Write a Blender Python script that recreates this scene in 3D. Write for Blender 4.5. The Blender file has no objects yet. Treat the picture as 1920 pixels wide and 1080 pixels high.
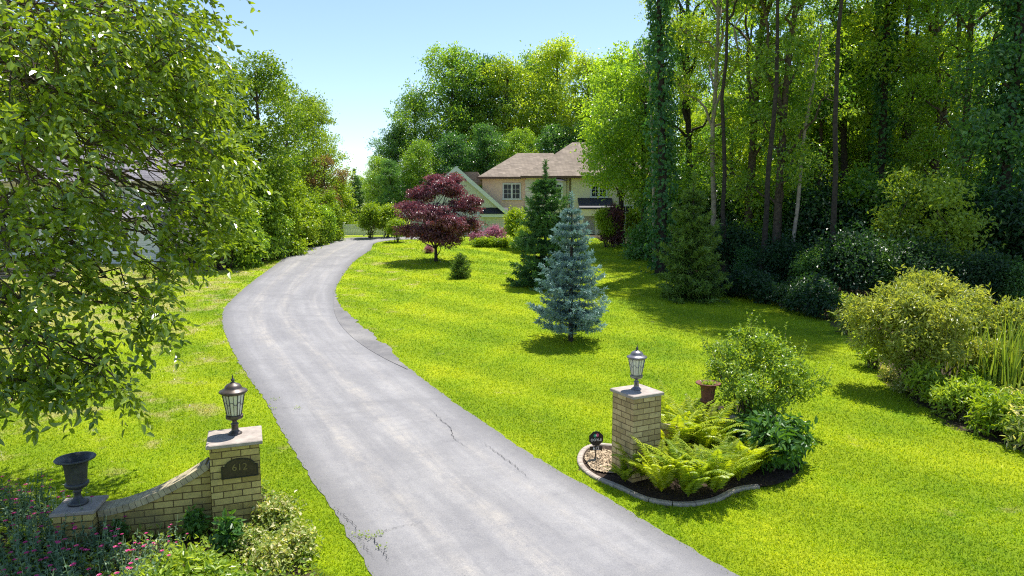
import bpy, math, random
import numpy as np
from mathutils import Vector
R = math.radians
rng = np.random.default_rng(7)
random.seed(7)
sc = bpy.context.scene
COL = sc.collection

# ------------------------------------------------------------------ view geometry and terrain
PITCH, F, CAMZ = R(6.2), 1280.0, 4.9
CP, SP = math.cos(PITCH), math.sin(PITCH)

def gz(x, y):
    x = np.asarray(x, float); y = np.asarray(y, float)
    a = 0.00167 * np.clip(y - 5.1, 0, 21.9) ** 2
    b = 0.073 * np.clip(y - 27.0, 0, 29.0)
    t = np.clip((y - 56.0) / 10.0, 0, 1)
    z = a + b + 0.30 * (t - t * t * 0.5)
    z = z + 0.05 * np.sin(x * 0.31 + 1.0) * np.sin(y * 0.23) * np.clip((y - 14) / 12, 0, 1)
    return z

def g1(x, y):
    return float(gz(x, y))

def ray(px, py):
    u = (px - 960) / F; v = (540 - py) / F
    return u, CP + v * SP, -SP + v * CP

def G(px, py):
    dx, dy, dz = ray(px, py)
    t = np.linspace(2, 130, 6000)
    h = CAMZ + dz * t - gz(dx * t, dy * t)
    i = int(np.argmax(h < 0)) if (h < 0).any() else len(t) - 1
    t0 = t[i - 1] + (t[i] - t[i - 1]) * h[i - 1] / max(h[i - 1] - h[i], 1e-9)
    return np.array([dx * t0, dy * t0, CAMZ + dz * t0])

def Zp(px, py, z):
    dx, dy, dz = ray(px, py); t = (z - CAMZ) / dz
    return np.array([dx * t, dy * t, z])

def D(px, py, y):
    dx, dy, dz = ray(px, py); t = y / dy
    return np.array([dx * t, y, CAMZ + dz * t])

# ------------------------------------------------------------------ mesh helpers
class MB:
    def __init__(s):
        s.v = []; s.f = []; s.n = 0; s.attr = {}; s.smooth = []; s.mats = []
    def add(s, v, faces, smooth=False, mat=0, **attr):
        v = np.asarray(v, float).reshape(-1, 3)
        for f in faces if isinstance(faces, list) else [faces]:
            f = np.asarray(f, np.int64)
            if f.ndim == 1: f = f.reshape(1, -1)
            s.f.append(f + s.n); s.smooth.append(smooth); s.mats.append(mat)
        for k, a in attr.items():
            s.attr.setdefault(k, []).append((s.n, np.broadcast_to(np.asarray(a, float), (len(v),)).copy()))
        s.v.append(v); s.n += len(v)
        return s
    def mesh(s, name, mats):
        me = bpy.data.meshes.new(name)
        V = np.concatenate(s.v) if s.v else np.zeros((0, 3))
        me.vertices.add(len(V)); me.vertices.foreach_set('co', V.astype(np.float32).ravel())
        tot = np.concatenate([np.full(len(f), f.shape[1]) for f in s.f])
        idx = np.concatenate([f.ravel() for f in s.f])
        me.loops.add(len(idx)); me.loops.foreach_set('vertex_index', idx.astype(np.int32))
        me.polygons.add(len(tot))
        st = np.concatenate([[0], np.cumsum(tot)[:-1]])
        me.polygons.foreach_set('loop_start', st.astype(np.int32))
        me.polygons.foreach_set('loop_total', tot.astype(np.int32))
        me.polygons.foreach_set('use_smooth', np.concatenate([np.full(len(f), sm) for f, sm in zip(s.f, s.smooth)]))
        me.polygons.foreach_set('material_index', np.concatenate([np.full(len(f), m) for f, m in zip(s.f, s.mats)]).astype(np.int32))
        for k, parts in s.attr.items():
            a = np.zeros(len(V), np.float32)
            for o, p in parts: a[o:o + len(p)] = p
            at = me.attributes.new(k, 'FLOAT', 'POINT'); at.data.foreach_set('value', a)
        for m in (mats if isinstance(mats, (list, tuple)) else [mats]): me.materials.append(m)
        me.update(calc_edges=True)
        return me

def obj(name, mb, mats, parent=None, loc=(0, 0, 0), rz=0.0):
    me = mb if isinstance(mb, bpy.types.Mesh) else mb.mesh(name, mats)
    o = bpy.data.objects.new(name, me); COL.objects.link(o)
    o.location = loc; o.rotation_euler = (0, 0, rz)
    if parent is not None: o.parent = parent
    return o

def tag(o, label=None, cat=None, group=None, kind=None):
    if label: o['label'] = label
    if cat: o['category'] = cat
    if group: o['group'] = group
    if kind: o['kind'] = kind
    return o

def thing(name, label, cat, loc=(0, 0, 0), rz=0.0, group=None):
    o = bpy.data.objects.new(name, None); COL.objects.link(o)
    o.location = loc; o.rotation_euler = (0, 0, rz); o.empty_display_size = .2
    return tag(o, label, cat, group)

def dup(root, loc, rz=0.0, s=1.0, label=None, group=None):
    r = root.copy(); COL.objects.link(r)
    r.location = loc; r.rotation_euler = (0, 0, rz)
    r.scale = (s, s, s) if not isinstance(s, (tuple, list)) else s
    if label: r['label'] = label
    if group: r['group'] = group
    for ch in root.children:
        c = ch.copy(); COL.objects.link(c); c.parent = r
        for g in ch.children:
            d = g.copy(); COL.objects.link(d); d.parent = c
    return r

class Kind:
    """one prototype: the first placing moves it, the later ones copy it"""
    def __init__(s, root): s.root = root; s.used = False
    def place(s, loc, rz=0.0, sca=1.0, label=None, group=None):
        if s.used: return dup(s.root, loc, rz, sca, label, group)
        s.used = True; r = s.root
        r.location = loc; r.rotation_euler = (0, 0, rz)
        r.scale = sca if isinstance(sca, (tuple, list)) else (sca,) * 3
        tag(r, label, None, group)
        return r

def boxf(): return np.array([[0, 3, 2, 1], [4, 5, 6, 7], [0, 1, 5, 4], [1, 2, 6, 5], [2, 3, 7, 6], [3, 0, 4, 7]])
def box(mb, x0, x1, y0, y1, z0, z1, **k):
    v = [(x0, y0, z0), (x1, y0, z0), (x1, y1, z0), (x0, y1, z0), (x0, y0, z1), (x1, y0, z1), (x1, y1, z1), (x0, y1, z1)]
    return mb.add(v, boxf(), **k)
def bevbox(mb, x0, x1, y0, y1, z0, z1, b, **k):
    # box with chamfered edges: three stacked rings
    rings = [(x0 + b, x1 - b, y0 + b, y1 - b, z0), (x0, x1, y0, y1, z0 + b), (x0, x1, y0, y1, z1 - b), (x0 + b, x1 - b, y0 + b, y1 - b, z1)]
    v = []
    for (a, c, d, e, z) in rings: v += [(a, d, z), (c, d, z), (c, e, z), (a, e, z)]
    f = [[0, 3, 2, 1], [12, 13, 14, 15]]
    for i in range(3):
        for j in range(4):
            a = i * 4 + j; c = i * 4 + (j + 1) % 4
            f.append([a, c, c + 4, a + 4])
    return mb.add(v, np.array(f), **k)

def tube(mb, path, rad, sides=6, cap=True, **k):
    P = np.asarray(path, float); n = len(P)
    rad = np.broadcast_to(np.asarray(rad, float), (n,))
    T = np.gradient(P, axis=0); T /= np.linalg.norm(T, axis=1, keepdims=True) + 1e-9
    ref = np.array([0, 0, 1.0]) if abs(T[0, 2]) < .9 else np.array([1.0, 0, 0])
    A = np.cross(T, ref); A /= np.linalg.norm(A, axis=1, keepdims=True) + 1e-9
    B = np.cross(T, A)
    th = np.arange(sides) * 2 * math.pi / sides
    V = P[:, None, :] + rad[:, None, None] * (np.cos(th)[None, :, None] * A[:, None, :] + np.sin(th)[None, :, None] * B[:, None, :])
    i = np.arange(n - 1)[:, None] * sides; j = np.arange(sides)[None, :]; j2 = (j + 1) % sides
    f = np.stack([i + j, i + j2, i + sides + j2, i + sides + j], -1).reshape(-1, 4)
    fs = [f]
    if cap: fs.append(np.array([np.arange(sides) + (n - 1) * sides]))
    return mb.add(V.reshape(-1, 3), fs, smooth=True, **k)

def lathe(mb, prof, sides=24, flute=0.0, nfl=0, cx=0, cy=0, smooth=True, fl_range=None, phase=0.0, **k):
    n = len(prof); th = np.arange(sides) * 2 * math.pi / sides + phase
    V = []
    for (r, z) in prof:
        rr = np.full(sides, r)
        if flute and fl_range and fl_range[0] <= z <= fl_range[1]: rr = r * (1 + flute * np.cos(nfl * th))
        V.append(np.stack([cx + rr * np.cos(th), cy + rr * np.sin(th), np.full(sides, z)], -1))
    V = np.concatenate(V)
    i = np.arange(n - 1)[:, None] * sides; j = np.arange(sides)[None, :]; j2 = (j + 1) % sides
    f = np.stack([i + j, i + j2, i + sides + j2, i + sides + j], -1).reshape(-1, 4)
    return mb.add(V, f, smooth=smooth, **k)

def prism(mb, poly, y0, y1, **k):
    """outline in x,z, extruded from y0 to y1"""
    n = len(poly)
    v = [(x, y0, z) for x, z in poly] + [(x, y1, z) for x, z in poly]
    fs = [np.array([list(range(n))]), np.array([list(range(2 * n - 1, n - 1, -1))]),
          np.array([[i, i + n, (i + 1) % n + n, (i + 1) % n] for i in range(n)])]
    return mb.add(v, fs, **k)

def unit(a): return a / (np.linalg.norm(a, axis=-1, keepdims=True) + 1e-9)
def rvec(n): return unit(rng.normal(size=(n, 3)))

def leaves(mb, C, A, N, L, W, tone=0.5, fold=.25, fine=False):
    """C leaf bases, A axes, N normals; every leaf is a folded blade of its own"""
    A = unit(A); S = unit(np.cross(A, N)); N = np.cross(S, A)
    L = np.broadcast_to(L, (len(C),))[:, None]; W = np.broadcast_to(W, (len(C),))[:, None]
    tone = np.broadcast_to(tone, (len(C),))
    up = N * W * fold
    if fine:
        T = C + A * L - N * L * .14
        V = np.stack([C, C + A * L * .3 + S * W * .48 + up, C + A * L * .68 + S * W * .36 + up * .6 - N * L * .04, T,
                      C + A * L * .68 - S * W * .36 + up * .6 - N * L * .04, C + A * L * .3 - S * W * .48 + up], 1)
        b = np.arange(len(C))[:, None] * 6
        f = np.concatenate([b + np.array([0, 1, 2, 3]), b + np.array([0, 3, 4, 5])])
        mb.add(V.reshape(-1, 3), f, tone=np.repeat(tone, 6))
    else:
        T = C + A * L - N * L * .12
        V = np.stack([C, C + A * L * .45 + S * W * .5 + up, T, C + A * L * .45 - S * W * .5 + up], 1)
        b = np.arange(len(C))[:, None] * 4
        f = np.concatenate([b + np.array([0, 1, 2]), b + np.array([0, 2, 3])])
        mb.add(V.reshape(-1, 3), f, tone=np.repeat(tone, 4))

# ------------------------------------------------------------------ materials
def newmat(name):
    m = bpy.data.materials.new(name); m.use_nodes = True
    nt = m.node_tree; nt.nodes.clear()
    out = nt.nodes.new('ShaderNodeOutputMaterial')
    return m, nt, out
def nd(nt, typ, **k):
    n = nt.nodes.new(typ)
    for a, b in k.items():
        if a.startswith('i_'):
            n.inputs[a[2:].replace('_', ' ')].default_value = b
        else: setattr(n, a, b)
    return n
def ln(nt, a, b): nt.links.new(a, b)
def c4(c): return (c[0], c[1], c[2], 1)
def mix(nt, fac, a, b, blend='MIX'):
    n = nt.nodes.new('ShaderNodeMix'); n.data_type = 'RGBA'; n.blend_type = blend
    for s, v in ((0, fac), (6, a), (7, b)):
        if isinstance(v, bpy.types.NodeSocket): ln(nt, v, n.inputs[s])
        else: n.inputs[s].default_value = v if s == 0 else c4(v)
    return n.outputs[2]
def math_(nt, op, a, b=0.0, c=0.0, clamp=False):
    n = nt.nodes.new('ShaderNodeMath'); n.operation = op; n.use_clamp = clamp
    for i, v in enumerate((a, b, c)):
        if isinstance(v, bpy.types.NodeSocket): ln(nt, v, n.inputs[i])
        else: n.inputs[i].default_value = v
    return n.outputs[0]
def noise(nt, vec, scale, detail=4, rough=.55, dist=0.0):
    n = nd(nt, 'ShaderNodeTexNoise'); n.inputs['Scale'].default_value = scale
    n.inputs['Detail'].default_value = detail; n.inputs['Roughness'].default_value = rough
    n.inputs['Distortion'].default_value = dist
    if vec is not None: ln(nt, vec, n.inputs['Vector'])
    return n.outputs[0]
def ramp(nt, fac, stops):
    n = nd(nt, 'ShaderNodeValToRGB'); e = n.color_ramp.elements
    while len(e) < len(stops): e.new(.5)
    for el, (p, c) in zip(e, stops):
        el.position = p; el.color = c4(c) if not isinstance(c, (int, float)) else (c, c, c, 1)
    ln(nt, fac, n.inputs[0]); return n.outputs[0]
def objco(nt, kind='Object'): return nd(nt, 'ShaderNodeTexCoord').outputs[kind]
def worldpos(nt): return nd(nt, 'ShaderNodeNewGeometry').outputs['Position']
def bump(nt, h, strength=.3, dist=.01):
    b = nd(nt, 'ShaderNodeBump'); b.inputs['Strength'].default_value = strength; b.inputs['Distance'].default_value = dist
    ln(nt, h, b.inputs['Height']); return b.outputs[0]
def principled(nt, out, col, rough=.6, spec=.4, metal=0.0, normal=None):
    p = nd(nt, 'ShaderNodeBsdfPrincipled')
    if isinstance(col, bpy.types.NodeSocket): ln(nt, col, p.inputs['Base Color'])
    else: p.inputs['Base Color'].default_value = c4(col)
    if isinstance(rough, bpy.types.NodeSocket): ln(nt, rough, p.inputs['Roughness'])
    else: p.inputs['Roughness'].default_value = rough
    p.inputs['Specular IOR Level'].default_value = spec; p.inputs['Metallic'].default_value = metal
    if normal is not None: ln(nt, normal, p.inputs['Normal'])
    if out is not None: ln(nt, p.outputs[0], out.inputs[0])
    return p

def foliage(name, a, b, trans=.38, tcol=None, rough=.42, spec=.5, tip=None, objvar=.35, gain=1.65):
    """leaf: colours a..b by leaf and by clump, light shining through in a yellower tone"""
    a = tuple(min(.8, v * gain) for v in a); b = tuple(min(.8, v * gain) for v in b)
    m, nt, out = newmat(name)
    isl = nd(nt, 'ShaderNodeNewGeometry').outputs['Random Per Island']
    tone = nd(nt, 'ShaderNodeAttribute', attribute_name='tone').outputs['Fac']
    rnd = nd(nt, 'ShaderNodeObjectInfo').outputs['Random']
    f = math_(nt, 'ADD', math_(nt, 'MULTIPLY', isl, .45), math_(nt, 'MULTIPLY', tone, .55))
    f = math_(nt, 'ADD', f, math_(nt, 'MULTIPLY', math_(nt, 'SUBTRACT', rnd, .5), objvar), clamp=True)
    col = mix(nt, f, a, b)
    if tip: col = mix(nt, math_(nt, 'GREATER_THAN', isl, 1 - tip[1]), col, tip[0])
    p = principled(nt, None, col, rough, spec)
    tr = nd(nt, 'ShaderNodeBsdfTranslucent')
    ln(nt, mix(nt, 1.0, col, tcol or (1.9, 1.75, .55), 'MULTIPLY'), tr.inputs[0])
    mx = nd(nt, 'ShaderNodeMixShader'); mx.inputs[0].default_value = trans
    ln(nt, p.outputs[0], mx.inputs[1]); ln(nt, tr.outputs[0], mx.inputs[2]); ln(nt, mx.outputs[0], out.inputs[0])
    return m

def plain(name, col, rough=.6, spec=.4, metal=0.0, var=.25, scale=6.0, bmp=0.0, bscale=60.0):
    m, nt, out = newmat(name)
    co = objco(nt)
    n = noise(nt, co, scale, 5)
    lo = tuple(x * (1 - var) for x in col); hi = tuple(min(1, x * (1 + var)) for x in col)
    c = ramp(nt, n, [(.3, lo), (.7, hi)])
    nrm = bump(nt, noise(nt, co, bscale, 4), bmp, .01) if bmp else None
    principled(nt, out, c, rough, spec, metal, nrm)
    return m

def brickmat(name, c1, c2, mortar, bw=.27, bh=.105, ms=.008):
    m, nt, out = newmat(name)
    co = objco(nt); sp = nd(nt, 'ShaderNodeSeparateXYZ'); ln(nt, co, sp.inputs[0])
    cb = nd(nt, 'ShaderNodeCombineXYZ')
    ln(nt, math_(nt, 'ADD', sp.outputs[0], sp.outputs[1]), cb.inputs[0]); ln(nt, sp.outputs[2], cb.inputs[1])
    # slightly wavering joints
    ds = nd(nt, 'ShaderNodeVectorMath', operation='SCALE'); ds.inputs['Scale'].default_value = .006
    nn = nd(nt, 'ShaderNodeTexNoise'); nn.inputs['Scale'].default_value = 9; ln(nt, co, nn.inputs['Vector']); ln(nt, nn.outputs[1], ds.inputs[0])
    av = nd(nt, 'ShaderNodeVectorMath', operation='ADD'); ln(nt, cb.outputs[0], av.inputs[0]); ln(nt, ds.outputs[0], av.inputs[1])
    b = nd(nt, 'ShaderNodeTexBrick'); ln(nt, av.outputs[0], b.inputs['Vector'])
    b.inputs['Color1'].default_value = c4(c1); b.inputs['Color2'].default_value = c4(c2); b.inputs['Mortar'].default_value = c4(mortar)
    b.inputs['Scale'].default_value = 1; b.inputs['Brick Width'].default_value = bw; b.inputs['Row Height'].default_value = bh
    b.inputs['Mortar Size'].default_value = ms; b.inputs['Mortar Smooth'].default_value = .15; b.inputs['Bias'].default_value = -.1
    n = noise(nt, co, 14, 6, .6)
    col = mix(nt, .55, b.outputs[0], ramp(nt, n, [(.25, (.55, .5, .42)), (.75, (1.25, 1.2, 1.1))]), 'MULTIPLY')
    st = noise(nt, co, 2.2, 4)
    col = mix(nt, ramp(nt, st, [(.5, 0.0), (.72, .5)]), col, (.14, .12, .07))
    h = math_(nt, 'ADD', math_(nt, 'MULTIPLY', b.outputs[1], -1.0), math_(nt, 'MULTIPLY', noise(nt, co, 90, 3), .25))
    principled(nt, out, col, .85, .25, 0, bump(nt, h, .7, .012))
    return m

M = {}
M['bark'] = plain('bark_brown', (.085, .065, .048), .9, .2, var=.5, scale=9, bmp=.8, bscale=25)
M['bark_pale'] = plain('bark_pale', (.30, .25, .20), .85, .2, var=.35, scale=5, bmp=.6, bscale=22)
M['bark_dark'] = plain('bark_dark', (.045, .036, .03), .9, .2, var=.5, scale=8, bmp=.8, bscale=22)
M['leaf_near'] = foliage('leaf_near', (.020, .058, .008), (.135, .185, .014), .42, rough=.24, spec=1.0, gain=1.75)
M['leaf_wood'] = foliage('leaf_wood', (.020, .064, .014), (.140, .205, .018), .48, objvar=.5, gain=2.4, rough=.32, spec=.75)
M['leaf_gold'] = foliage('leaf_gold', (.036, .085, .012), (.180, .222, .018), .48, objvar=.4, gain=2.4, rough=.32, spec=.75)
M['leaf_roadside'] = foliage('leaf_roadside', (.026, .068, .010), (.145, .200, .014), .46, objvar=.4, gain=1.95)
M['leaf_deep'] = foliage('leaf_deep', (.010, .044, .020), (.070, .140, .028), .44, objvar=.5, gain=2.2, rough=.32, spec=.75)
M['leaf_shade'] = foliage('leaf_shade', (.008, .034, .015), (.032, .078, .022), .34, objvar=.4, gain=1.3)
M['leaf_ivy'] = foliage('leaf_ivy', (.014, .055, .022), (.050, .120, .030), .32, objvar=.3, gain=1.9)
M['leaf_lime'] = foliage('leaf_lime', (.085, .165, .012), (.23, .30, .018), .40, objvar=.3, gain=1.4)
M['leaf_hedge'] = foliage('leaf_hedge', (.062, .125, .012), (.20, .265, .020), .38, objvar=.4)
M['leaf_olive'] = foliage('leaf_olive', (.090, .145, .028), (.33, .355, .085), .40, objvar=.2, gain=1.2)
M['leaf_purple'] = foliage('leaf_purple', (.045, .014, .024), (.26, .12, .145), .28, tcol=(1.5, .75, .8), rough=.34, spec=.6, tip=((.26, .045, .02), .03))
M['leaf_weep'] = foliage('leaf_weep', (.035, .014, .02), (.09, .03, .035), .25, tcol=(1.6, .9, .8))
M['leaf_brown'] = foliage('leaf_brown', (.10, .085, .03), (.20, .135, .055), .35, tcol=(1.5, 1.2, .7))
M['leaf_shrub'] = foliage('leaf_shrub', (.070, .135, .018), (.23, .29, .035), .40, rough=.38, spec=.6)
M['leaf_dark'] = foliage('leaf_dark', (.020, .066, .014), (.070, .145, .02), .30, rough=.4, spec=.5)
M['leaf_fern'] = foliage('leaf_fern', (.10, .18, .012), (.36, .40, .02), .45, gain=1.3)
M['leaf_silver'] = foliage('leaf_silver', (.055, .115, .055), (.16, .235, .13), .28, tcol=(1.2, 1.3, .8), gain=1.3)
M['leaf_varieg'] = foliage('leaf_varieg', (.10, .19, .03), (.36, .38, .10), .32, tip=((.62, .58, .34), .22), gain=1.15)
M['leaf_azalea'] = foliage('leaf_azalea', (.30, .10, .17), (.52, .27, .34), .30, tcol=(1.3, .9, 1.1), gain=1.0)
M['needle_blue'] = foliage('needle_blue', (.022, .070, .070), (.31, .44, .42), .15, tcol=(1, 1.2, 1.1), rough=.5, objvar=0, gain=1.15)  # shading and highlight put into the colour: dark teal inner needles, pale tips
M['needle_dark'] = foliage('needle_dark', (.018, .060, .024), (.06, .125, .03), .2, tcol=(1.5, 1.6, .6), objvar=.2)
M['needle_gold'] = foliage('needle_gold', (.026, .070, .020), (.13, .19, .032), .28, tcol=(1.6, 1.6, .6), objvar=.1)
M['petal'] = foliage('petal_magenta', (.48, .02, .16), (.70, .06, .30), .3, tcol=(1.3, .8, 1.1), objvar=0, gain=1.0)
M['reed'] = foliage('reed_green', (.10, .18, .02), (.25, .31, .05), .35, gain=1.3)
M['brick'] = brickmat('yellow_brick', (.36, .285, .095), (.60, .50, .195), (.12, .085, .035))
M['brick2'] = brickmat('tan_brick', (.40, .30, .15), (.63, .51, .28), (.17, .115, .06))
M['slab'] = plain('cap_stone', (.33, .285, .25), .85, .25, var=.22, scale=7, bmp=.4, bscale=45)
M['coping'] = plain('coping_brick', (.40, .34, .22), .85, .25, var=.3, scale=9, bmp=.4)
M['bronze'] = plain('lantern_bronze', (.10, .082, .072), .42, .5, .55, var=.35, scale=14)
M['pewter'] = plain('lantern_pewter', (.20, .19, .20), .36, .5, .6, var=.3, scale=14)
M['iron'] = plain('urn_iron', (.055, .058, .064), .5, .5, .3, var=.35, scale=10, bmp=.2)
M['rust'] = plain('urn_rust', (.15, .06, .042), .75, .3, .1, var=.45, scale=9, bmp=.3)
M['glass_lamp'] = plain('lamp_glass', (.66, .64, .52), .25, .6, var=.15, scale=6)
M['plaque'] = plain('plaque_bronze', (.055, .043, .025), .5, .4, .4, var=.3, scale=18)
M['gold'] = plain('plaque_gold', (.20, .16, .07), .45, .5, .4)
M['black'] = plain('sign_black', (.014, .014, .016), .4, .5)
M['white'] = plain('sign_white', (.8, .8, .8), .5, .4, var=.05)
M['sgreen'] = plain('sign_green', (.03, .35, .2), .5)
M['spink'] = plain('sign_pink', (.55, .08, .2), .5)
M['concrete'] = plain('edging_concrete', (.34, .29, .245), .9, .2, var=.25, scale=9, bmp=.5)
M['soil'] = plain('mulch_soil', (.045, .032, .024), .95, .1, var=.6, scale=20, bmp=1.0, bscale=35)
M['chips'] = plain('pale_mulch', (.36, .28, .19), .95, .1, var=.75, scale=26, bmp=1.0, bscale=45)
M['stucco'] = plain('stucco_peach', (.76, .57, .43), .9, .2, var=.06, scale=2, bmp=.1)
M['cream'] = plain('stucco_cream', (.76, .69, .52), .9, .2, var=.05, scale=2, bmp=.1)
M['sage'] = plain('stucco_sage', (.58, .60, .50), .9, .2, var=.05, scale=2, bmp=.1)
M['trim'] = plain('trim_white', (.60, .64, .62), .6, .3, var=.05)
M['stone'] = plain('quoin_stone', (.62, .58, .54), .85, .2, var=.1)
M['gutter'] = plain('gutter_brown', (.10, .055, .035), .5, .4, var=.15)
M['pane'] = plain('window_pane', (.018, .024, .034), .2, .25, var=.3, scale=1.5)
M['vinyl'] = plain('fence_white', (.78, .80, .80), .5, .4, var=.06)
M['darkroof'] = plain('porch_roof_slate', (.030, .032, .045), .6, .4, var=.25)
M['rubble'] = plain('wall_stone', (.20, .18, .165), .9, .2, var=.7, scale=4, bmp=.9, bscale=8)

def roofmat(name, c):
    m, nt, out = newmat(name)
    co = objco(nt); sp = nd(nt, 'ShaderNodeSeparateXYZ'); ln(nt, co, sp.inputs[0])
    cb = nd(nt, 'ShaderNodeCombineXYZ'); ln(nt, math_(nt, 'ADD', sp.outputs[0], sp.outputs[1]), cb.inputs[0]); ln(nt, sp.outputs[2], cb.inputs[1])
    b = nd(nt, 'ShaderNodeTexBrick'); ln(nt, cb.outputs[0], b.inputs['Vector'])
    b.inputs['Color1'].default_value = c4([x * .8 for x in c]); b.inputs['Color2'].default_value = c4([x * 1.2 for x in c]); b.inputs['Mortar'].default_value = c4([x * .45 for x in c])
    b.inputs['Scale'].default_value = 1; b.inputs['Brick Width'].default_value = .34; b.inputs['Row Height'].default_value = .13; b.inputs['Mortar Size'].default_value = .010
    n = noise(nt, co, 1.3, 5)
    col = mix(nt, .5, b.outputs[0], ramp(nt, n, [(.3, (.75, .72, .7)), (.7, (1.2, 1.2, 1.2))]), 'MULTIPLY')
    principled(nt, out, col, .9, .2, 0, bump(nt, b.outputs[1], -.5, .02)); return m
M['roof'] = roofmat('shingle_brown', (.255, .208, .165))
M['roof_grey'] = roofmat('shingle_grey', (.19, .18, .20))

def sidingmat():
    m, nt, out = newmat('clapboard_grey'); co = objco(nt)
    w = nd(nt, 'ShaderNodeTexWave', wave_type='BANDS', bands_direction='Z', wave_profile='SAW'); w.inputs['Scale'].default_value = 2.2
    w.inputs['Distortion'].default_value = 0; ln(nt, co, w.inputs['Vector'])
    col = ramp(nt, w.outputs[1], [(0, (.62, .64, .66)), (.86, (.62, .64, .66)), (.95, (.22, .23, .25))])
    principled(nt, out, col, .6, .3, 0, bump(nt, w.outputs[1], .6, .03)); return m
M['siding'] = sidingmat()

def lawncol(nt):
    """lawn tone shared by the blades and the turf beneath: drifts of lush, yellow and dry grass, faint mower lanes"""
    p = worldpos(nt)
    big = noise(nt, p, .35, 4, .6); mid = noise(nt, p, 1.6, 4, .6)
    col = ramp(nt, big, [(.30, (.155, .280, .006)), (.5, (.255, .372, .006)), (.72, (.385, .455, .010))])
    col = mix(nt, ramp(nt, mid, [(.35, 0.0), (.75, .55)]), col, (.33, .405, .009))
    w = nd(nt, 'ShaderNodeTexWave', wave_type='BANDS', bands_direction='DIAGONAL'); w.inputs['Scale'].default_value = .16
    w.inputs['Distortion'].default_value = 2.5; w.inputs['Detail'].default_value = 2; w.inputs['Detail Scale'].default_value = .4; ln(nt, p, w.inputs['Vector'])
    col = mix(nt, .5, col, ramp(nt, w.outputs[1], [(.25, (.74, .80, .8)), (.8, (1.2, 1.14, 1.1))]), 'MULTIPLY')
    sp = nd(nt, 'ShaderNodeSeparateXYZ'); ln(nt, p, sp.inputs[0])
    # dry thin turf: an odd patch here and there, more on the west side of the drive
    west = math_(nt, 'MULTIPLY', math_(nt, 'SUBTRACT', -2.0, sp.outputs[0]), .04, clamp=True)
    dry = math_(nt, 'ADD', noise(nt, p, .9, 5, .65), math_(nt, 'MULTIPLY', west, .33))
    col = mix(nt, ramp(nt, dry, [(.64, 0.0), (.74, .65)]), col, (.44, .38, .15))
    return col, p

def groundmat():
    m, nt, out = newmat('lawn_turf')
    col, p = lawncol(nt)
    fine = noise(nt, p, 26, 4, .7)
    col = mix(nt, .75, col, ramp(nt, fine, [(.3, (.50, .58, .5)), (.5, (.98, .98, 1)), (.7, (1.4, 1.3, 1.5))]), 'MULTIPLY')
    med = noise(nt, p, 6.5, 3, .6)
    col = mix(nt, .5, col, ramp(nt, med, [(.35, (.72, .8, .7)), (.65, (1.2, 1.15, 1.2))]), 'MULTIPLY')
    s = nd(nt, 'ShaderNodeAttribute', attribute_name='soil').outputs['Fac']
    edge = math_(nt, 'ADD', s, math_(nt, 'MULTIPLY', math_(nt, 'SUBTRACT', noise(nt, p, 2.2, 5, .65), .5), 2.2))
    litter = ramp(nt, noise(nt, p, 11, 6, .7), [(.3, (.028, .024, .015)), (.55, (.075, .058, .034)), (.72, (.23, .17, .10))])
    col = mix(nt, math_(nt, 'MULTIPLY', edge, 4.0, clamp=True), col, litter)
    principled(nt, out, col, .9, .15, 0, bump(nt, math_(nt, 'ADD', fine, noise(nt, p, 90, 2)), .9, .05))
    return m
M['lawn'] = groundmat()

def grassmat():
    m, nt, out = newmat('grass_blade')
    col, p = lawncol(nt)
    isl = nd(nt, 'ShaderNodeNewGeometry').outputs['Random Per Island']
    col = mix(nt, 1.0, col, ramp(nt, isl, [(0, (.70, .80, .7)), (.5, (1.0, 1.0, 1.0)), (.955, (1.35, 1.2, 1.2)), (.985, (2.2, 1.7, 14.0))]), 'MULTIPLY')
    pr = principled(nt, None, col, .5, .35)
    tr = nd(nt, 'ShaderNodeBsdfTranslucent'); ln(nt, mix(nt, 1.0, col, (1.4, 1.35, .6), 'MULTIPLY'), tr.inputs[0])
    mx = nd(nt, 'ShaderNodeMixShader'); mx.inputs[0].default_value = .4
    ln(nt, pr.outputs[0], mx.inputs[1]); ln(nt, tr.outputs[0], mx.inputs[2]); ln(nt, mx.outputs[0], out.inputs[0]); return m
M['grass'] = grassmat()

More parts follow.
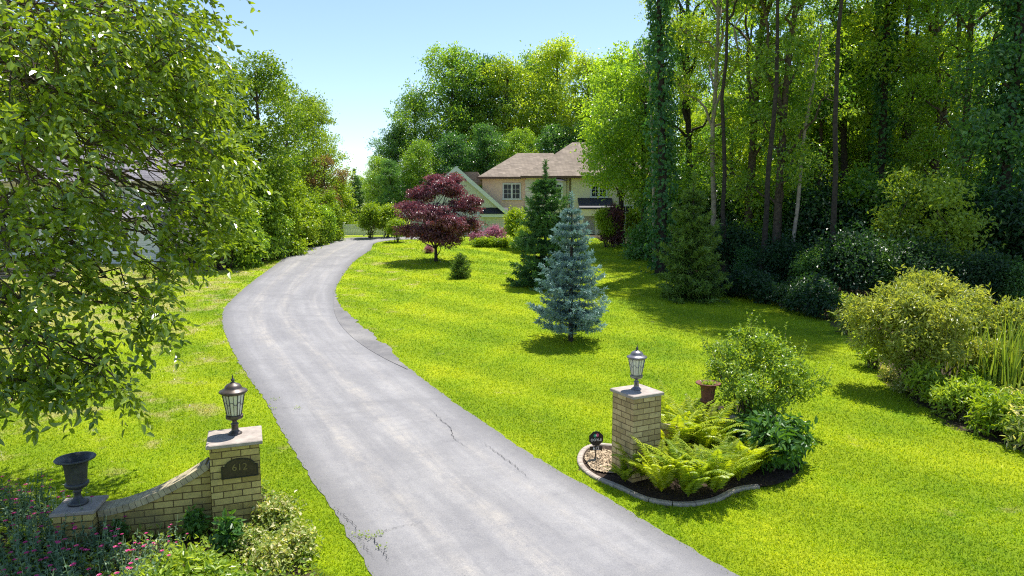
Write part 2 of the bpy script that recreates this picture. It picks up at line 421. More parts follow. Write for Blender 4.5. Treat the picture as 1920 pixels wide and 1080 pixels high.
def asphaltmat(name, base, worn, tracks=True):
    m, nt, out = newmat(name)
    p = worldpos(nt)
    big = noise(nt, p, .55, 5, .6)
    fine = noise(nt, p, 48, 5, .85)
    col = mix(nt, ramp(nt, big, [(.35, 0.0), (.65, 1.0)]), base, worn)
    if tracks:
        ac = nd(nt, 'ShaderNodeAttribute', attribute_name='across').outputs['Fac']
        al = nd(nt, 'ShaderNodeAttribute', attribute_name='along').outputs['Fac']
        cb = nd(nt, 'ShaderNodeCombineXYZ'); ln(nt, math_(nt, 'MULTIPLY', ac, 9.0), cb.inputs[0]); ln(nt, math_(nt, 'MULTIPLY', al, .16), cb.inputs[1])
        st = noise(nt, cb.outputs[0], 1.3, 5, .65, .4)
        def lane(c, w):
            wob = math_(nt, 'MULTIPLY', math_(nt, 'SUBTRACT', noise(nt, cb.outputs[0], .9, 3), .5), .16)
            d = math_(nt, 'ABSOLUTE', math_(nt, 'SUBTRACT', math_(nt, 'ADD', ac, wob), c))
            return math_(nt, 'SUBTRACT', 1.0, math_(nt, 'DIVIDE', d, w), clamp=True)
        lanes = math_(nt, 'MAXIMUM', math_(nt, 'MAXIMUM', lane(.26, .07), lane(.52, .075)), math_(nt, 'MULTIPLY', lane(.78, .05), .5))
        rag = math_(nt, 'ADD', noise(nt, p, 3.0, 6, .75), math_(nt, 'MULTIPLY', st, .5))
        sand = math_(nt, 'MULTIPLY', lanes, ramp(nt, rag, [(.62, 0.0), (.95, 1.0)]))
        col = mix(nt, math_(nt, 'MULTIPLY', sand, .6, clamp=True), col, (.39, .355, .305))
        col = mix(nt, ramp(nt, st, [(.35, .55), (.62, 0.0)]), col, tuple(x * .80 for x in base))
        # old seal coat laid in crosswise passes
        cb2 = nd(nt, 'ShaderNodeCombineXYZ'); ln(nt, math_(nt, 'MULTIPLY', ac, 1.1), cb2.inputs[0]); ln(nt, math_(nt, 'MULTIPLY', al, .9), cb2.inputs[1])
        cross = noise(nt, cb2.outputs[0], 1.0, 5, .6)
        col = mix(nt, ramp(nt, cross, [(.33, .6), (.47, 0.0)]), col, tuple(x * .82 for x in base))
        ed = math_(nt, 'ABSOLUTE', math_(nt, 'SUBTRACT', ac, .5))
        col = mix(nt, ramp(nt, ed, [(.38, 0.0), (.48, .85)]), col, tuple(x * .70 for x in base))
    grit = ramp(nt, fine, [(.30, (.35, .36, .40)), (.42, (.88, .88, .89)), (.58, (1.06, 1.05, 1.04)), (.70, (1.6, 1.55, 1.48))])
    blot = noise(nt, p, 5.5, 6, .75)
    col = mix(nt, .55, col, ramp(nt, blot, [(.30, (.80, .80, .83)), (.5, (1, 1, 1)), (.72, (1.14, 1.12, 1.08))]), 'MULTIPLY')
    stain = noise(nt, p, 1.1, 3, .5)
    col = mix(nt, ramp(nt, stain, [(.68, 0.0), (.78, .2)]), col, (.10, .10, .105))
    col = mix(nt, .9, col, grit, 'MULTIPLY')
    principled(nt, out, col, .85, .25, 0, bump(nt, fine, .5, .006))
    return m
M['asphalt'] = asphaltmat('driveway_asphalt', (.212, .208, .213), (.268, .262, .262))
M['shoulder'] = asphaltmat('crumbled_shoulder', (.13, .127, .13), (.24, .23, .22), False)
M['crack'] = plain('crack_dark', (.03, .03, .032), .95, .1)
M['crackweed'] = M['leaf_lime']

# ------------------------------------------------------------------ world, sun, camera
SUN_EL, SUN_AZ = R(69), R(56)          # azimuth measured from +x towards +y
w = bpy.data.worlds.new('World'); sc.world = w; w.use_nodes = True
nt = w.node_tree; bg = nt.nodes['Background']
sky = nt.nodes.new('ShaderNodeTexSky'); sky.sky_type = 'NISHITA'; sky.sun_disc = False
sky.sun_elevation = SUN_EL; sky.sun_rotation = math.pi / 2 - SUN_AZ
sky.air_density = 1.0; sky.dust_density = 0.3; sky.ozone_density = 1.5; sky.altitude = 100
nt.links.new(sky.outputs[0], bg.inputs[0]); bg.inputs[1].default_value = 0.11
sl = bpy.data.lights.new('sun', 'SUN'); sl.energy = 4.6; sl.angle = R(.53); sl.color = (1, .955, .88)
so = bpy.data.objects.new('sun', sl); COL.objects.link(so)
sd = Vector((math.cos(SUN_EL) * math.cos(SUN_AZ), math.cos(SUN_EL) * math.sin(SUN_AZ), math.sin(SUN_EL)))
so.rotation_euler = sd.to_track_quat('Z', 'Y').to_euler(); so.location = (20, 20, 40)
cam = bpy.data.cameras.new('camera'); co = bpy.data.objects.new('camera', cam); COL.objects.link(co)
co.location = (0, 0, CAMZ); co.rotation_euler = (math.pi / 2 - PITCH, 0, 0)
cam.sensor_width = 36; cam.lens = 24; cam.clip_end = 3000; sc.camera = co
sc.view_settings.view_transform = 'Standard'; sc.view_settings.look = 'None'
sc.view_settings.exposure = 0.95; sc.view_settings.gamma = 1
sc.cycles.max_bounces = 7; sc.cycles.diffuse_bounces = 4; sc.cycles.glossy_bounces = 2; sc.cycles.transmission_bounces = 4
sc.cycles.use_denoising = False
sc.cycles.filter_width = 1.15
sc.cycles.sample_clamp_indirect = 4

# ------------------------------------------------------------------ ground
def pip(x, y, poly):
    poly = np.asarray(poly); inside = np.zeros(x.shape, bool); j = len(poly) - 1
    for i in range(len(poly)):
        xi, yi = poly[i][:2]; xj, yj = poly[j][:2]
        c = ((yi > y) != (yj > y)) & (x < (xj - xi) * (y - yi) / (yj - yi + 1e-12) + xi)
        inside ^= c; j = i
    return inside
def pdist(x, y, poly, closed=True):
    d = np.full(x.shape, 1e9); poly = np.asarray(poly)[:, :2]; n = len(poly)
    for i in range(n if closed else n - 1):
        a = poly[i]; b = poly[(i + 1) % n]; ab = b - a
        t = np.clip(((x - a[0]) * ab[0] + (y - a[1]) * ab[1]) / (ab @ ab + 1e-12), 0, 1)
        d = np.minimum(d, np.hypot(x - a[0] - t * ab[0], y - a[1] - t * ab[1]))
    return d

def spline(pts, n):
    P = np.asarray(pts, float); m = len(P)
    d = np.concatenate([[0], np.cumsum(np.linalg.norm(np.diff(P, axis=0), axis=1))])
    T = np.gradient(P, d, axis=0); s = np.linspace(0, d[-1], n); i = np.clip(np.searchsorted(d, s) - 1, 0, m - 2)
    h = (d[i + 1] - d[i]); t = ((s - d[i]) / h)[:, None]; h = h[:, None]
    return (2 * t**3 - 3 * t**2 + 1) * P[i] + (t**3 - 2 * t**2 + t) * h * T[i] + (-2 * t**3 + 3 * t**2) * P[i + 1] + (t**3 - t**2) * h * T[i + 1]

L_px = [(697, 1080), (660, 1015), (620, 950), (575, 885), (530, 810), (497, 752), (455, 690), (430, 645), (417, 605), (420, 580), (442, 555), (474, 528), (512, 500), (548, 475), (582, 460), (622, 451)]
R_px = [(1385, 1080), (1300, 1033), (1200, 972), (1100, 912), (1044, 882), (915, 798), (830, 739), (757, 683), (690, 632), (645, 590), (630, 565), (629, 545), (642, 518), (665, 490), (692, 471), (724, 452)]
Lg = [G(*p)[:2] for p in L_px]; Rg = [G(*p)[:2] for p in R_px]
Lg = [Lg[0] + (Lg[0] - Lg[1]) * 6] + Lg + [np.array([-13.0, 57.0]), np.array([-9.0, 58.3]), np.array([-5.0, 58.4])]
Rg = [Rg[0] + (Rg[0] - Rg[1]) * 4] + Rg + [np.array([-9.3, 54.6]), np.array([-7.5, 55.2]), np.array([-5.0, 55.2])]
NS, NC = 420, 22
Ls, Rs = spline(Lg, NS), spline(Rg, NS)
drive_poly = np.concatenate([Ls, Rs[::-1]])

bed_px = [(1087, 868), (1090, 852), (1102, 842), (1120, 838), (1150, 842), (1240, 800), (1300, 770), (1420, 765), (1480, 800), (1503, 850), (1498, 885), (1450, 912), (1390, 918), (1330, 942), (1280, 948), (1220, 940), (1160, 915), (1110, 893)]
bed = spline([G(*p)[:2] for p in bed_px] + [G(*bed_px[0])[:2]], 90)[:-1]
wood_px = [(1175, 466), (1240, 500), (1300, 535), (1380, 552), (1460, 570), (1530, 590), (1600, 650), (1650, 712), (1705, 755), (1775, 800), (1850, 830), (1940, 862)]
wood_edge = [G(*p)[:2] for p in wood_px]
wood = np.array([np.array([6.5, 57.0])] + wood_edge + [np.array([14, 9.0]), np.array([60, 5.0]), np.array([90, 120.0]), np.array([6.5, 120.0])])
lbed_px = [(-60, 1200), (-60, 905), (40, 925), (110, 950), (215, 968), (300, 930), (392, 885), (500, 905), (545, 960), (585, 1020), (600, 1085), (620, 1200)]
lbed = np.array([G(*p)[:2] for p in lbed_px])
hedge_soil = np.array([G(400, 512)[:2], G(440, 503)[:2], G(500, 488)[:2], G(545, 470)[:2], G(580, 458)[:2], np.array([-14.6, 55.5]), np.array([-18, 57.5]), np.array([-30, 50])])

def ticks(a):
    out = [a[0][0]]
    for (lo, hi, st) in a: out += list(np.arange(lo + st, hi + 1e-6, st))
    return np.array(out)
xs = ticks([(-900, -100, 100), (-100, -40, 6), (-40, 40, .5), (40, 100, 6), (100, 900, 100)])
ys = ticks([(-60, -6, 6), (-6, 62, .5), (62, 122, 4), (122, 200, 13), (200, 1500, 130)])
X, Y = np.meshgrid(xs, ys)
def sdf(x, y, poly): d = pdist(x, y, poly); return np.where(pip(x, y, poly), d, -d)
soil = np.maximum.reduce([np.clip(sdf(X, Y, p), -3, 3) for p in (wood, bed, lbed, hedge_soil)])
g = MB(); nx = len(xs); i = (np.arange(len(ys) - 1)[:, None] * nx + np.arange(nx - 1)[None, :]).ravel()
g.add(np.stack([X, Y, gz(X, Y)], -1).reshape(-1, 3), np.stack([i, i + 1, i + nx + 1, i + nx], -1), smooth=True, soil=soil.ravel())
tag(obj('ground', g, M['lawn']), 'sunlit mown lawn and woodland floor sloping up to the house', 'ground', kind='structure')

d = MB(); t = np.linspace(0, 1, NC)
P = Ls[:, None, :] * (1 - t)[None, :, None] + Rs[:, None, :] * t[None, :, None]
P[:, 0] += (rng.normal(size=(NS, 2)) * .018); P[:, -1] += (rng.normal(size=(NS, 2)) * .018)
al = np.concatenate([[0], np.cumsum(np.linalg.norm(np.diff((Ls + Rs) / 2, axis=0), axis=1))])
zz = gz(P[..., 0], P[..., 1]) + .012 + .02 * np.sin(np.pi * t)[None, :]
i = (np.arange(NS - 1)[:, None] * NC + np.arange(NC - 1)[None, :]).ravel()
d.add(np.concatenate([P, zz[..., None]], -1).reshape(-1, 3), np.stack([i, i + 1, i + NC + 1, i + NC], -1), smooth=True,
      across=np.tile(t, NS), along=np.repeat(al, NC))
def crack(pts, w=.02):
    pts = spline([G(*p)[:2] for p in pts], 34)
    pts[1:-1] += rng.normal(size=(32, 2)) * .018
    T = unit(np.gradient(pts, axis=0)); Nn = np.stack([-T[:, 1], T[:, 0]], -1)
    ww = (w * (.35 + rng.random(34)) * np.sin(np.linspace(.15, math.pi - .15, 34)))[:, None]
    a, b = pts + Nn * ww, pts - Nn * ww
    V = np.concatenate([np.concatenate([q, (gz(q[:, 0], q[:, 1]) + .040)[:, None]], 1) for q in (a, b)])
    k = np.arange(33)
    d.add(V, np.stack([k, k + 34, k + 35, k + 1], -1), mat=1)
crack([(808, 768), (830, 792), (848, 812), (852, 826), (878, 842)], 0.0060)
crack([(900, 828), (925, 845), (945, 862), (975, 884), (992, 900)], 0.0052)
crack([(628, 955), (650, 975), (664, 990), (668, 1005)], 0.0058)
crack([(664, 1006), (695, 1012), (715, 1035), (730, 1060)], 0.0058)
crack([(700, 1012), (735, 995), (790, 984)], 0.0034)
crack([(672, 1008), (690, 1035), (705, 1052)], 0.0029)
crack([(520, 768), (555, 766), (570, 768)], 0.0029)
tag(obj('driveway', d, [M['asphalt'], M['crack']]), 'long grey asphalt driveway with worn tracks and cracks curving up to the house', 'driveway', kind='structure')

sh = MB()
s_out = spline([G(*p)[:2] for p in [(629, 552), (637, 572), (655, 590), (690, 622), (726, 650), (765, 692)]], 60)
s_in = spline([G(*p)[:2] for p in [(628, 552), (627, 585), (640, 612), (675, 645), (715, 670), (764, 694)]], 60)
s_out = s_out + rng.normal(size=s_out.shape) * .05
tt = np.linspace(0, 1, 5)
P = s_in[:, None] * (1 - tt)[None, :, None] + s_out[:, None] * tt[None, :, None]
i = (np.arange(59)[:, None] * 5 + np.arange(4)[None, :]).ravel()
sh.add(np.concatenate([P, (gz(P[..., 0], P[..., 1]) + .026 + .004 * rng.random(P.shape[:2]))[..., None]], -1).reshape(-1, 3), np.stack([i, i + 1, i + 6, i + 5], -1), smooth=True)
tag(obj('driveway_shoulder', sh, M['shoulder']), 'crumbled darker asphalt strip along the inside bend of the driveway', 'road edge', kind='structure')

# weeds in the cracks
cw = MB()
for (px, py) in [(668, 1006), (680, 1008), (695, 1011), (712, 1008), (716, 1030), (505, 762), (512, 768), (516, 752), (560, 768)]:
    p = G(px, py); n = 12
    C = p + rng.normal(size=(n, 3)) * (.05, .05, .006) + (0, 0, .05)
    leaves(cw, C, rvec(n) + (0, 0, .4), rvec(n) * .4 + (0, 0, 1), .04, .02, rng.random(n))
tag(obj('crack_weeds', cw, M['crackweed']), 'tiny bright weeds sprouting from the driveway cracks', 'weeds', kind='stuff')

# grass blades, thick near, thinning with distance
def blades(n, r0, r1, ang0=-46, ang1=46):
    r = r0 * (r1 / r0) ** rng.random(n); a = np.radians(rng.uniform(ang0, ang1, n))
    x = r * np.sin(a); y = r * np.cos(a)
    ok = ~pip(x + rng.normal(size=n) * .045, y + rng.normal(size=n) * .045, drive_poly)
    ok &= (sdf(x, y, wood) < .15) & ~pip(x, y, bed) & (sdf(x, y, lbed) < .1) & (sdf(x, y, hedge_soil) < .2)
    ok &= (y > 5) & (y < 56) & ~((x > -9.3) & (x < -.4) & (y > 60)) & ~pip(x, y, np.concatenate([s_in, s_out[::-1]]))
    x, y, r = x[ok], y[ok], r[ok]
    # edges of the asphalt: blades lean over it
    n = len(x); h = (.028 + .0008 * r) * rng.uniform(.6, 1.35, n); w = (.0035 + .00052 * r) * rng.uniform(.7, 1.3, n)
    th = rng.random(n) * 2 * math.pi; lean = rng.uniform(.2, 1.0, n) * h; la = rng.random(n) * 2 * math.pi
    b = np.stack([x, y, gz(x, y) - .004], -1); s = np.stack([np.cos(th) * w, np.sin(th) * w, 0 * w], -1)
    tip = b + np.stack([np.cos(la) * lean, np.sin(la) * lean, h], -1)
    V = np.stack([b - s, b + s, tip], 1).reshape(-1, 3)
    return V, np.arange(n * 3).reshape(-1, 3)
gr = MB()
gr.add(*blades(640000, 6.5, 62))
tag(obj('grass', gr, M['grass']), 'short bright green grass blades covering the lawn', 'grass', kind='stuff')

# ------------------------------------------------------------------ trees
def branch(mb, a, b, r0, r1, sag=0.0, n=7, sides=5, wob=.04):
    a = np.asarray(a, float); b = np.asarray(b, float); t = np.linspace(0, 1, n)[:, None]
    L = np.linalg.norm(b - a); P = a + (b - a) * t
    P[:, 2] += (np.sin(np.pi * t) * sag * L)[:, 0]
    P[1:-1] += rng.normal(size=(n - 2, 3)) * wob * L
    tube(mb, P, np.linspace(r0, r1, n), sides)
    return P

def crown_lobes(H, base, rad, k, shape='oval'):
    out = []
    for j in range(k):
        f = (j + rng.random()) / k; z = base + (H - base) * f
        prof = {'oval': math.sin(math.pi * min(.97, .12 + f * .85)) ** .7, 'column': .8 + .2 * math.sin(math.pi * f) - .45 * max(0, f - .75) * 4 * .6,
                'round': math.sqrt(max(.05, 1 - (2 * f - .95) ** 2))}[shape]
        a = j * 2.4 + rng.normal() * .5; off = rad * prof * rng.uniform(.35, .72)
        lr = rad * rng.uniform(.30, .50) * (.6 + .5 * prof)
        out.append((off * math.cos(a), off * math.sin(a), min(z, H - lr * .75), lr, lr, lr * rng.uniform(.62, .85)))
    out.append((0, 0, H - rad * .28, rad * .32, rad * .32, rad * .30))
    return np.array(out)

def make_crown(mb, tb, lobes, clumps, per, leaf, cr, axis0, trunk_path=None, droop=.2, fine=False, flat=.6, width=.55, shell=.5, twig=.02):
    wts = lobes[:, 3] ** 2; wts /= wts.sum()
    k = rng.choice(len(lobes), clumps, p=wts); dr = rvec(clumps)
    rr = (shell + (1 - shell) * rng.random(clumps)) * rng.uniform(.70, 1.26, clumps)
    Cc = lobes[k, :3] + dr * rr[:, None] * lobes[k, 3:6]
    tone = np.clip(.5 + rng.normal(size=clumps) * .28, 0, 1)
    n = clumps * per; kk = np.repeat(np.arange(clumps), per)
    size = rng.uniform(.6, 1.35, clumps)[kk][:, None]
    off = np.clip(rng.normal(size=(n, 3)), -1.9, 1.9) * np.array([1, 1, flat]) * cr * size * .55
    C = Cc[kk] + off
    outw = unit(C - axis0 * np.array([1, 1, 0]) - np.array([0, 0, 1]) * (lobes[k, 2][kk][:, None] - lobes[k, 5][kk][:, None] * .6))
    N = np.array([0, 0, .75]) + outw * .55 + rvec(n) * .85
    A = rvec(n) + outw * .5 - np.array([0, 0, droop * 2])
    L = leaf * rng.uniform(.65, 1.3, n)
    leaves(mb, C, A, N, L, L * width, tone[kk], fine=fine)
    if tb is not None and trunk_path is not None:
        for (x, y, z, r, _, _) in lobes:
            h = max(trunk_path[0, 2] + .2, z - r * .6 - math.hypot(x, y) * .5)
            j = int(np.argmin(abs(trunk_path[:, 2] - h)))
            L0 = np.linalg.norm(np.array([x, y, z]) - trunk_path[j])
            branch(tb, trunk_path[j], (x, y, z), twig * 2.2 + L0 * .006, twig * .6, .06)
        for q in Cc[:: max(1, clumps // 90)]:
            l = lobes[int(np.argmin(((lobes[:, :3] - q) ** 2).sum(1)))]
            branch(tb, l[:3], q, twig * .6, twig * .25, .05, 5, 4)

def trunk(tb, H, r, lean=(0, 0), n=12, flare=1.5, wob=.012, sides=10):
    t = np.linspace(0, 1, n); P = np.stack([lean[0] * t ** 1.3, lean[1] * t ** 1.3, -.3 + (H + .3) * t], -1)
    P[1:, :2] += np.cumsum(rng.normal(size=(n - 1, 2)) * wob * H * .25, 0)
    rad = r * (1 - .72 * t); rad[0] *= flare; rad[1] *= 1.1
    tube(tb, P, rad, sides); return P

def tree_kind(name, cat, leafmat, barkmat, H, r, base, crad, nl, clumps, per, leaf, cr, shape='oval', lean=(0, 0), ivy=0.0, droop=.2, twig=.03, flat=.6, shell=.5, fork=0, wob=.012):
    root = thing(name, 'tree', cat)
    tb, cb = MB(), MB()
    tp = trunk(tb, H * .93, r, lean, wob=wob)
    for q in range(fork):
        j0 = 4 + 2 * q; aa = rng.random() * 6.28; branch(tb, tp[j0], tp[j0] + np.array([math.cos(aa) * 2.0, math.sin(aa) * 2.0, H * .36]), r * .55, r * .15, -.04, 9, 7, .02)
    lob = crown_lobes(H, base, crad, nl, shape)
    lob[:, 0] += np.interp(lob[:, 2], tp[:, 2], tp[:, 0]); lob[:, 1] += np.interp(lob[:, 2], tp[:, 2], tp[:, 1])
    make_crown(cb, tb, lob, clumps, per, leaf, cr, np.zeros(3), tp, droop, twig=twig, flat=flat, shell=shell)
    obj('trunk', tb, M[barkmat], root); obj('crown', cb, M[leafmat], root)
    if ivy:
        ib = MB(); n = int(2600 * ivy); z = rng.uniform(.0, .97, n) ** .9 * H * .95
        th = rng.random(n) * 2 * math.pi; bul = .8 + .35 * np.sin(z * 1.7 + 2 * np.sin(th)) + .25 * np.sin(z * 4.1 + th * 3)
        rad = (r * 1.15 + (.42 * ivy) * bul * rng.uniform(.35, 1.1, n)) * (1 - .35 * z / H)
        C = np.stack([np.interp(z, tp[:, 2], tp[:, 0]) + rad * np.cos(th), np.interp(z, tp[:, 2], tp[:, 1]) + rad * np.sin(th), z], -1)
        o = np.stack([np.cos(th), np.sin(th), 0 * th], -1)
        leaves(ib, C, rvec(n) * .8 - np.array([0, 0, .8]) + o * .3, o + rvec(n) * .6 + (0, 0, .4), .24 * rng.uniform(.6, 1.3, n), .2, rng.random(n))
        obj('ivy', ib, M['leaf_ivy'], root)
    return Kind(root)

def on(px, Y, py=480):
    p = D(px, py, Y); return (p[0], Y, g1(p[0], Y) - .02)
def height_at(py, Y, base): return D(960, py, Y)[2] - base

# --- tall woodland trees on the east side
woodA = tree_kind('woodland_tree', 'tree', 'leaf_wood', 'bark', 24, .27, 5.5, 4.2, 20, 330, 50, .20, .62, 'column', (.8, .3), twig=.04, fork=2)
woodB = tree_kind('woodland_tree', 'tree', 'leaf_gold', 'bark', 24, .24, 4.5, 3.9, 19, 320, 50, .20, .60, 'column', (-.6, .2), twig=.04, fork=2)
woodC = tree_kind('woodland_tree', 'tree', 'leaf_deep', 'bark_dark', 23, .26, 3.0, 4.0, 18, 300, 50, .20, .60, 'column', (.2, -.4), twig=.04, fork=2)
woodD = tree_kind('woodland_tree', 'tree', 'leaf_wood', 'bark_dark', 25, .28, 9.0, 3.8, 16, 260, 50, .20, .60, 'column', (1.2, 0), twig=.04, fork=2)
woodP = tree_kind('woodland_tree', 'tree', 'leaf_gold', 'bark_pale', 25, .17, 8.5, 3.2, 14, 210, 50, .19, .55, 'column', (-.3, 0), twig=.035, fork=2)
slim = tree_kind('woodland_tree', 'tree', 'leaf_wood', 'bark_dark', 24, .14, 15.5, 3.0, 11, 300, 36, .20, .7, 'column', (.5, .3), twig=.03, wob=.02)
ivyA = tree_kind('ivy_clad_tree', 'tree', 'leaf_ivy', 'bark_dark', 21, .30, 17, 1.0, 4, 50, 22, .24, .5, 'column', (.5, 0), ivy=1.35, twig=.025)
ivyB = tree_kind('ivy_clad_tree', 'tree', 'leaf_gold', 'bark_dark', 24, .27, 9, 3.6, 11, 380, 26, .26, .8, 'column', (.3, 0), ivy=1.0, twig=.035)
ivyC = tree_kind('ivy_clad_tree', 'tree', 'leaf_deep', 'bark_dark', 22, .34, 5, 3.6, 13, 460, 26, .25, .8, 'column', (.2, 0), ivy=1.7, twig=.035)
WG = 'tall trees of the wood'
for (k, px, Y, rz, s, lab) in [
    (ivyA, 1243, 38, 2.6, 1.0, 'dark ivy column of a tree at the western end of the wood against open sky'),
    (woodP, 1340, 40, .4, .98, 'pale straight trunked tree next to the ivy column at the edge of the wood'),
    (woodA, 1398, 40, .2, 1.02, 'leafy tree with dark trunk leaning towards the pond, right of the pale trunk'),
    (woodB, 1455, 37, 2.0, 1.0, 'yellow green tree standing just before the bare dead trunk'),
    (woodD, 1585, 45, 2.6, .98, 'dark bare lower trunk under a high crown in the middle of the wood'),
    (ivyB, 1640, 41, 1.5, 1.04, 'ivy draped trunk with yellow green top in the middle of the wood'),
    (woodD, 1612, 48, .9, 1.0, 'slim dark trunk close behind the ivy draped trunk mid wood'),
    (woodC, 1688, 46, 4.1, .97, 'dark leaved tree right of the ivy draped trunk mid wood'),
    (woodB, 1745, 40, 5.0, .95, 'golden green tree above the tallest part of the pond shrub'),
    (woodA, 1800, 37, 3.6, .92, 'mid green tree between the golden tree and the thick ivy tower'),
    (ivyC, 1872, 33, 1.0, 1.0, 'thick ivy tower of a tree over the pond bank'),
    (woodC, 1950, 34, .5, .9, 'dark tree at the rightmost border of the photo beside the ivy tower'),
    (slim, 1562, 31, 3.9, 1.0, 'slender dark trunk foremost at the lawn edge, well right of the dead trunk'),
    (slim, 1428, 34, 1.2, 1.0, 'slender dark trunk foremost in the wood between the loose spruce and the dead trunk'),
    (slim, 1362, 36.5, 5.2, .95, 'slender dark trunk rising directly behind the loose spruce'),
    (woodC, 1290, 46, 3.0, 1.0, 'dark crowned tree between the ivy column and the pale trunk')]:
    k.place(on(px, Y), rz, s, lab, WG)
n = 0
for (px, Y) in [(1275, 62), (1340, 68), (1405, 64), (1470, 72), (1530, 66), (1590, 74), (1650, 68), (1710, 72), (1770, 64), (1830, 70), (1895, 62), (1960, 56)]:
    (woodB, woodA, woodC, woodD, woodB)[n % 5].place(on(px, Y), n * 1.7, (.9, 1.0, .95, 1.05)[n % 4], 'tall leafy tree deep in the wood behind the front row of trunks', 'tall trees deep in the wood'); n += 1

for j, px in enumerate(range(1235, 2000, 62)):
    woodB.place(on(px, 88 + 7 * (j % 2)), j * 2.3, .62 + .08 * (j % 3), 'far sunlit tree seen in glimpses through the whole depth of the wood', 'far trees beyond the wood')
young = [tree_kind('young_tree', 'tree', 'leaf_gold', 'bark', 11, .12, 3.0, 2.8, 12, 320, 34, .20, .7, 'oval', twig=.02),
         tree_kind('young_tree', 'tree', 'leaf_wood', 'bark', 13, .13, 4.0, 2.8, 13, 320, 34, .20, .7, 'column', twig=.02)]
for j, (px, Y) in enumerate([(1310, 53), (1420, 52), (1475, 50), (1580, 51), (1690, 50), (1745, 47), (1850, 46), (1960, 43), (1560, 58), (1660, 60), (1365, 49), (1530, 46), (1620, 46), (1800, 50), (1910, 47), (1450, 58)]):
    young[j % 2].place(on(px, Y), j * 1.9, .9 + .12 * (j % 3), 'slender young tree with sunlit leaves between the tall trunks', 'young trees inside the wood')
# the bare dead trunk
root = thing('dead_tree', 'bare grey dead trunk leaning with forked top and no leaves in the wood', 'dead tree', on(1478, 36))
tb = MB()
b = np.array(root.location); top = D(1543, 40, 36) - b; mid = D(1508, 250, 36) - b; fork = D(1530, 130, 36) - b
tube(tb, [(0, 0, -.3), mid * .5 + (.1, 0, 0), mid, fork, top], [.11, .10, .085, .06, .02], 8)
for (px, py, q, rr) in [(1500, 150, fork, .03), (1560, 95, fork, .035), (1490, 205, mid, .03), (1548, 215, mid, .03), (1520, 55, fork, .03)]:
    branch(tb, q, D(px, py, 35.8) - b, rr, .008, .1, 6, 5, .06)
obj('trunk', tb, M['bark_pale'], root)
# small dead snag sticking out left of the ivy column
root = thing('dead_branch_tree', 'thin leafless grey snag poking into the sky beside the ivy column', 'dead tree', on(1226, 40))
b = np.array(root.location); tb = MB()
q = [D(1226, 400, 40) - b, D(1224, 300, 40) - b, D(1218, 140, 40) - b, D(1190, 88, 40) - b]
tube(tb, [(0, 0, -.2)] + q, [.10, .09, .07, .045, .012], 6)
branch(tb, q[2], D(1210, 60, 40) - b, .03, .008); branch(tb, q[2], D(1203, 130, 40) - b, .02, .006)
obj('trunk', tb, M['bark_pale'], root)

# --- shrubs
def shrub_kind(name, cat, leafmat, H, w, clumps, per, leaf, cr, nl=9, stems=7, shape=None, droop=.1, fine=False, width=.55, bark='bark', base=.25, flat=.7, shell=.45):
    root = thing(name, cat, cat); cb, tb = MB(), MB()
    lob = []
    for j in range(nl):
        a = j * 2.4 + rng.normal() * .4; f = rng.random(); rr = w * .5 * rng.uniform(.25, .62) * (1 - .35 * f)
        lr = w * rng.uniform(.17, .26); z = base * H + (H * (1 - base) - lr) * f
        lob.append((rr * math.cos(a), rr * math.sin(a), max(z, lr * .7), lr, lr, lr * .8))
    lob.append((0, 0, H - w * .2, w * .2, w * .2, w * .19)); lob.append((0, 0, H * .5, w * .33, w * .33, H * .33)); lob = np.array(lob)
    make_crown(cb, None, lob, clumps, per, leaf, cr, np.zeros(3), None, droop, fine=fine, flat=flat, width=width, shell=shell)
    for j in range(stems):
        l = lob[j % len(lob)]
        branch(tb, (rng.normal() * .06 * w, rng.normal() * .06 * w, -.1), l[:3] + (0, 0, l[5] * .2), .012 + .012 * w, .006 + .003 * w, .05, 7, 5, .05)
    obj('stems', tb, M[bark], root); obj('foliage', cb, M[leafmat], root)
    return Kind(root)

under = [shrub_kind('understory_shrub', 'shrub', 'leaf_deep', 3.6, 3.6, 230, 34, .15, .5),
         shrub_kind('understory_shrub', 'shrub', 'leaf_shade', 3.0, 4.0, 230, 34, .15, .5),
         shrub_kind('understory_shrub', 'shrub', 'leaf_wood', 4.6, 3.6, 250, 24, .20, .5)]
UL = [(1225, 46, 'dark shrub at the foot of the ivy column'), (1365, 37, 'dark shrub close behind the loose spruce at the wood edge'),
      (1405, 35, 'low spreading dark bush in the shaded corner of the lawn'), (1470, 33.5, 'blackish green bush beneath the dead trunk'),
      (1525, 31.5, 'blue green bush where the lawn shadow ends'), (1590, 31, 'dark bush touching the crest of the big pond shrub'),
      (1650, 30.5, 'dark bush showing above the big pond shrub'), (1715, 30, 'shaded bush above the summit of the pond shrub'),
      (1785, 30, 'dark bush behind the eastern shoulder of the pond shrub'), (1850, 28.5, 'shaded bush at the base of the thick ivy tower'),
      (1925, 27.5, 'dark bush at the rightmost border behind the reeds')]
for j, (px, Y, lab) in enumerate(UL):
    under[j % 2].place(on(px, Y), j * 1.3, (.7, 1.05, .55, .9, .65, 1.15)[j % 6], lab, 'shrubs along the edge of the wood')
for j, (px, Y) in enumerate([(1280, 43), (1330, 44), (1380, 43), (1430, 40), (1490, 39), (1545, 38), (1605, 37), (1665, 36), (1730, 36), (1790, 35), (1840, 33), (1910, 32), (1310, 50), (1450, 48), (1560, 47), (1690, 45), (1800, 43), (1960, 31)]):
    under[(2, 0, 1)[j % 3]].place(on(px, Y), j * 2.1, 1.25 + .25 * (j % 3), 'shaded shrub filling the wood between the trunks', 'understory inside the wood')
bright = shrub_kind('sunlit_sapling', 'sapling', 'leaf_shrub', 6.5, 4.2, 220, 20, .24, .6, nl=12, base=.2)
